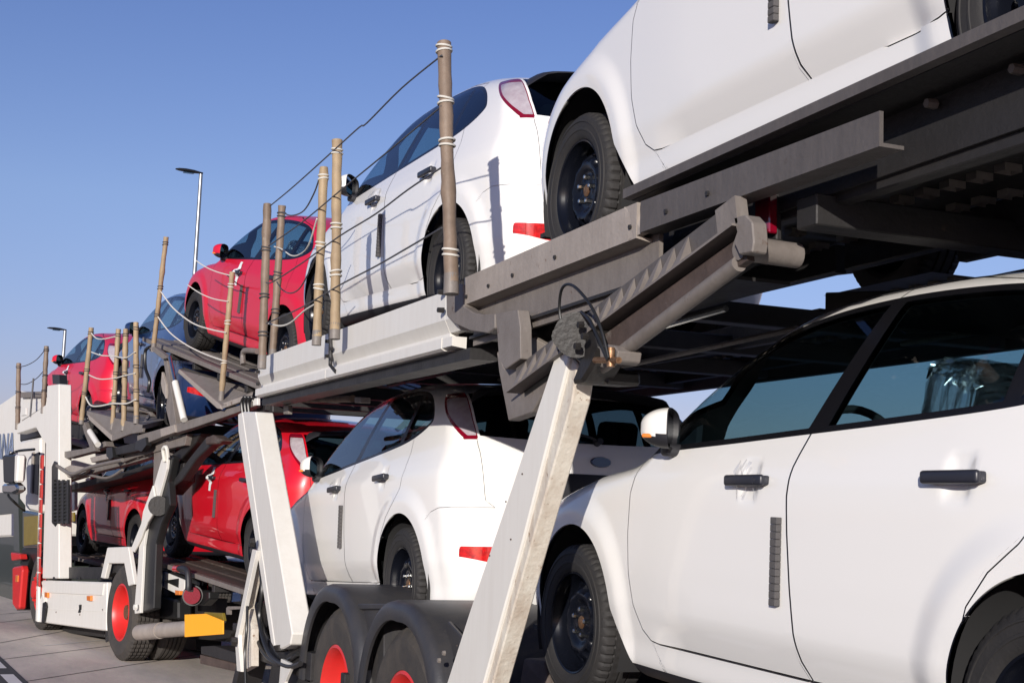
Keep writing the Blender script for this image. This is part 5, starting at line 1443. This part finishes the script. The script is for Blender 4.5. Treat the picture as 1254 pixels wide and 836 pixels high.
rope([T(339,345,.1), T(345,354,.1), T(355,359,.08), T(366,354,.06), T(376,338,.04), T(387,314,.0)], .0045, 'rope_dark', 'slack rope hanging below the pinkish red car window')
rope([T(326,395,-.02), T(342,399,-.02), T(356,395,-.02), T(372,381,-.02), T(388,371,-.02)], .006, 'rope_white', 'pale rope sagging over the pinkish red car rear wheel')
rope([K(240,319,-.03), K(252,327,-.03), K(266,333,-.03), K(281,337,-.03)], .0055, 'rope_white', 'pale rope tied near the top of the short pale post')
rope([K(230,349,-.03), K(245,359,-.03), K(262,366,-.03), K(279,369,-.03)], .0055, 'rope_white', 'second pale rope from the top of the short pale post')
rope([K(197,357,-.03), K(212,377,-.03), K(235,395,-.03), K(257,403,-.03), K(276,407,-.03)], .0068, 'rope_white', 'long pale rope sagging past the pinkish red car front wheel')
rope([K(193.5,388,-.03), K(208,407,-.03), K(228,422,-.03), K(250,433,-.03), K(272,441,-.03)], .0068, 'rope_white', 'lowest pale rope sagging across the ramp')
rope([K(278,337,-.03), K(300,352,.2), K(325,346,.5)], .005, 'rope_dark', 'thin rope behind the short pale post') 
rope([K(112,408,-.03), K(118,414,-.03), K(127,415,-.03), K(141,412,-.03)], .007, 'rope_white', 'highest pale rope before the far pinkish red car window')
rope([K(112,431,-.03), K(124,435,-.03), K(139,436,-.03), K(154,438,-.03), K(165,431,-.03)], .007, 'rope_white', 'pale rope before the far pinkish red car door')
rope([K(109,459,-.03), K(122,464,-.03), K(140,463,-.03), K(152,460,-.03), K(165,457,-.03)], .007, 'rope_white', 'pale rope low across the far pinkish red car door')
rope([K(105,486,-.03), K(111,496,-.03), K(122,497,-.03), K(138,494,-.03), K(155,494,-.03), K(166,489,-.03)], .009, 'rope_white', 'lowest pale rope before the far pinkish red car')
rope([K(57,426,0), K(45,440,0), K(33,447,0), K(24,449,0)], .006, 'rope_dark', 'upper dark rope between the two farthest posts')
rope([K(55,452,0), K(45,463,0), K(33,470,0), K(24,470,0)], .006, 'rope_dark', 'lower dark rope between the two farthest posts')
tube('thin_antenna', [K(37,510,-.02), K(41,463,-.02)], .012, M['rope_dark'], truck)

# ================================================================ surroundings
def asphalt():
    m = bpy.data.materials.new('concrete_paving'); m.use_nodes = True; nt = m.node_tree; b = nt.nodes['Principled BSDF']; b.inputs['Roughness'].default_value = .85
    tc = nt.nodes.new('ShaderNodeTexCoord'); mp = nt.nodes.new('ShaderNodeMapping'); mp.inputs['Scale'].default_value = (1.0, .35, 1)
    mp.inputs['Rotation'].default_value = (0, 0, math.radians(70))
    nt.links.new(tc.outputs['Object'], mp.inputs[0])
    n1 = nt.nodes.new('ShaderNodeTexNoise'); n1.inputs['Scale'].default_value = .9; n1.inputs['Detail'].default_value = 9; n1.inputs['Roughness'].default_value = .7
    nt.links.new(mp.outputs[0], n1.inputs['Vector'])
    r = nt.nodes.new('ShaderNodeValToRGB'); r.color_ramp.elements[0].position = .36; r.color_ramp.elements[1].position = .62
    r.color_ramp.elements[0].color = (.42,.35,.29,1); r.color_ramp.elements[1].color = (.68,.56,.45,1)
    nt.links.new(n1.outputs['Fac'], r.inputs['Fac'])
    n2 = nt.nodes.new('ShaderNodeTexNoise'); n2.inputs['Scale'].default_value = 90; n2.inputs['Detail'].default_value = 4
    nt.links.new(tc.outputs['Object'], n2.inputs['Vector'])
    mx = nt.nodes.new('ShaderNodeMix'); mx.data_type = 'RGBA'; mx.blend_type = 'OVERLAY'; mx.inputs[0].default_value = .45
    nt.links.new(r.outputs[0], mx.inputs[6]); nt.links.new(n2.outputs['Color'], mx.inputs[7]); 
    hs = nt.nodes.new('ShaderNodeHueSaturation'); hs.inputs['Saturation'].default_value = .8
    nt.links.new(mx.outputs[2], hs.inputs['Color']); nt.links.new(hs.outputs[0], b.inputs['Base Color'])
    bp = nt.nodes.new('ShaderNodeBump'); bp.inputs['Strength'].default_value = .35; bp.inputs['Distance'].default_value = .01
    nt.links.new(n2.outputs['Fac'], bp.inputs['Height']); nt.links.new(bp.outputs[0], b.inputs['Normal'])
    return m
M['paving'] = asphalt()
M['asphalt'] = mat('dark_asphalt', (.045,.045,.048), .85, noise=(40, .5, (.025,.025,.027)), bump=(120, .3))
M['road_paint'] = mat('white_road_paint', (.72,.71,.68), .6, noise=(20, .3, (.5,.48,.45)))
M['joint'] = mat('paving_joint', (.05,.045,.04), .9)
def sheet(name, pts, z, m):
    me = bpy.data.meshes.new(name); me.from_pydata([(x, y, z) for x, y in pts], [], [tuple(range(len(pts)))]); me.update()
    o = link(name, me, None, m); tag(o, kind='structure'); return o
sheet('ground', [(-900,-600),(900,-600),(900,2400),(-900,2400)], 0, M['paving'])
ga = lambda x, y: (lambda d: (d[0]*(-CAM_H/d[2]), d[1]*(-CAM_H/d[2])))(_r*(x-627)/CAM_F-_u*(y-418)/CAM_F+_w)
p0, p1 = np.array(ga(0,803.5)), np.array(ga(35,836)); dd = (p1-p0)/np.linalg.norm(p1-p0); nn_ = np.array([-dd[1], dd[0]]); nn_ = nn_ if nn_[0] < 0 else -nn_
sheet('road', [tuple(p0-dd*60), tuple(p0+dd*30), tuple(p0+dd*30+nn_*6), tuple(p0-dd*60+nn_*6)], .004, M['asphalt'])
q0 = np.array(ga(8,826)); off = float((q0-p0) @ nn_); s0 = float((q0-p0) @ dd)
for k in range(-14, 8):
    a = p0+dd*(s0+k*1.22)+nn_*(off-.06); b = a+dd*.74
    sheet('road_marking', [tuple(a), tuple(b), tuple(b+nn_*.12), tuple(a+nn_*.12)], .008, M['road_paint'])
l0, l1 = np.array(ga(54.5,790.5)), np.array(ga(131,783.5)); d2 = (l1-l0)/np.linalg.norm(l1-l0); n2 = np.array([-d2[1], d2[0]])*.03
sheet('road_marking', [tuple(l0), tuple(l1+d2*1.2), tuple(l1+d2*1.2+n2), tuple(l0+n2)], .004, M['road_paint'])
for (a, b) in (((0,762),(34,758)), ((0,752),(30,749.5)), ((0,787),(60,776)), ((60,800),(140,790)), ((20,836),(250,800))):
    a, b = np.array(ga(*a)), np.array(ga(*b)); d3 = (b-a)/np.linalg.norm(b-a); n3 = np.array([-d3[1], d3[0]])*.018
    sheet('paving_joint', [tuple(a-d3*3), tuple(b+d3*6), tuple(b+d3*6+n3), tuple(a-d3*3+n3)], .003, M['joint'])
# raised strip the trailer axles stand on
bm = bmesh.new(); add_box(bm, (3.4, 6.6, .065), (2.9, 7.0, .14), None, .02, 2); o = link('pavement', bm_mesh('pavement', bm, M['paving'])); tag(o, kind='structure')

# street lamps
def street_lamp(base, H, lab, pole_r=.07, arm=-1.0, sc=1.0):
    root = empty('street_lamp', base); tag(root, lab, 'street lamp', 'street lamps')
    bm = bmesh.new(); add_tube(bm, [(0,0,0),(0,0,H*.55),(0,0,H*.551),(0,0,H)], [pole_r*1.5,pole_r*1.4,pole_r,pole_r*.8], 14); link('pole', bm_mesh('pole', bm, M['lamp_pole'], True), root)
    bm = bmesh.new()
    secs = [(.10,.05,.05),(-.05,.07,.07),(-.35,.17,.11),(-.75,.20,.12),(-1.1,.15,.09),(-1.28,.05,.04)]
    R = []
    for x, wy, h in secs:
        R.append([bm.verts.new((x*sc, math.cos(u)*wy*sc, H+(.05+.04*-x+math.sin(u)*h*(1 if math.sin(u) > 0 else .5))*sc)) for u in np.linspace(0, 2*math.pi, 14, endpoint=False)])
    for a, b in zip(R[:-1], R[1:]):
        for j in range(14): bm.faces.new((a[j], a[(j+1) % 14], b[(j+1) % 14], b[j]))
    bm.faces.new(R[0]); bm.faces.new(R[-1][::-1])
    link('lamp_head', bm_mesh('lamp_head', bm, M['hose'], True), root)
    bm = bmesh.new(); add_box(bm, (-.62*sc, 0, H-.01*sc), (.55*sc, .26*sc, .06*sc), None, .02, 2); link('lamp_glass', bm_mesh('lamp_glass', bm, M['glass'], True), root)
    return root
M['lamp_pole'] = mat('galvanised_pole', (.30,.31,.32), .35, metal=.7, noise=(3, .3))
street_lamp((6.3, 37.0, 0), 10.12, 'tall street lamp against the sky left of the tallest posts', .06, sc=.52); 
street_lamp((5.15, 60.0, 0), 8.15, 'small distant street lamp above the far pinkish red car', .08, sc=.55)

# second truck far left: white box body, dark cab side
ot = empty('box_lorry', (0,0,0)); tag(ot, 'white box lorry partly in view at the left edge with grey lettering', 'truck')
K2 = Side(1.0, 27.0, 9.5)
def Q(name, pts, off, th, m, bevel=.01): return plate(name, K2, pts, off, th, M[m], ot, bevel)
Q('box_body', [(-60,520),(-6,498),(23,478),(50,484),(50,655),(-60,660)], .0, 2.4, 'truck_white', .03)
Q('skirt', [(-60,655),(25,652),(25,735),(-60,745)], .05, 2.2, 'cab_dark')
Q('blue_band', [(14,556),(21,552),(21,655),(14,656)], -.01, .02, 'blue_badge', 0)
Q('side_window', [(-20,605),(18,601),(18,628),(-20,632)], -.015, .02, 'cab_dark', 0)
M['lettering'] = mat('grey_blue_lettering', (.16,.20,.30), .5)
c = bpy.data.curves.new('lettering', 'FONT'); c.body = 'ANA'; c.size = .62; c.extrude = .006; c.space_character = .95
lt = bpy.data.objects.new('lettering', c); COL.objects.link(lt); lt.parent = ot; c.materials.append(M['lettering'])
lo = K2(-6, 562, -.02)
lt.matrix_basis = Matrix.Translation(lo) @ Matrix(((-K2.d[0]*-1, 0, -K2.n[0], 0), (-K2.d[1]*1, 0, -K2.n[1], 0), (0, 1, 0, 0), (0, 0, 0, 1)))
# reads from the front of the lorry to its back; text runs towards the back of the lorry (left to right as seen)
lt.matrix_basis = Matrix.Translation(lo) @ Matrix(((-K2.d[0], 0, -K2.n[0], 0), (-K2.d[1], 0, -K2.n[1], 0), (0, 1, 0, 0), (0, 0, 0, 1)))
bpy.context.view_layer.update()
_me = bpy.data.meshes.new_from_object(lt); _mb = lt.matrix_basis.copy(); bpy.data.objects.remove(lt)
lt = link('lettering', _me, ot); lt.matrix_basis = _mb
print('script time', round(time.time()-T_START, 1), 'objects', len(bpy.data.objects))
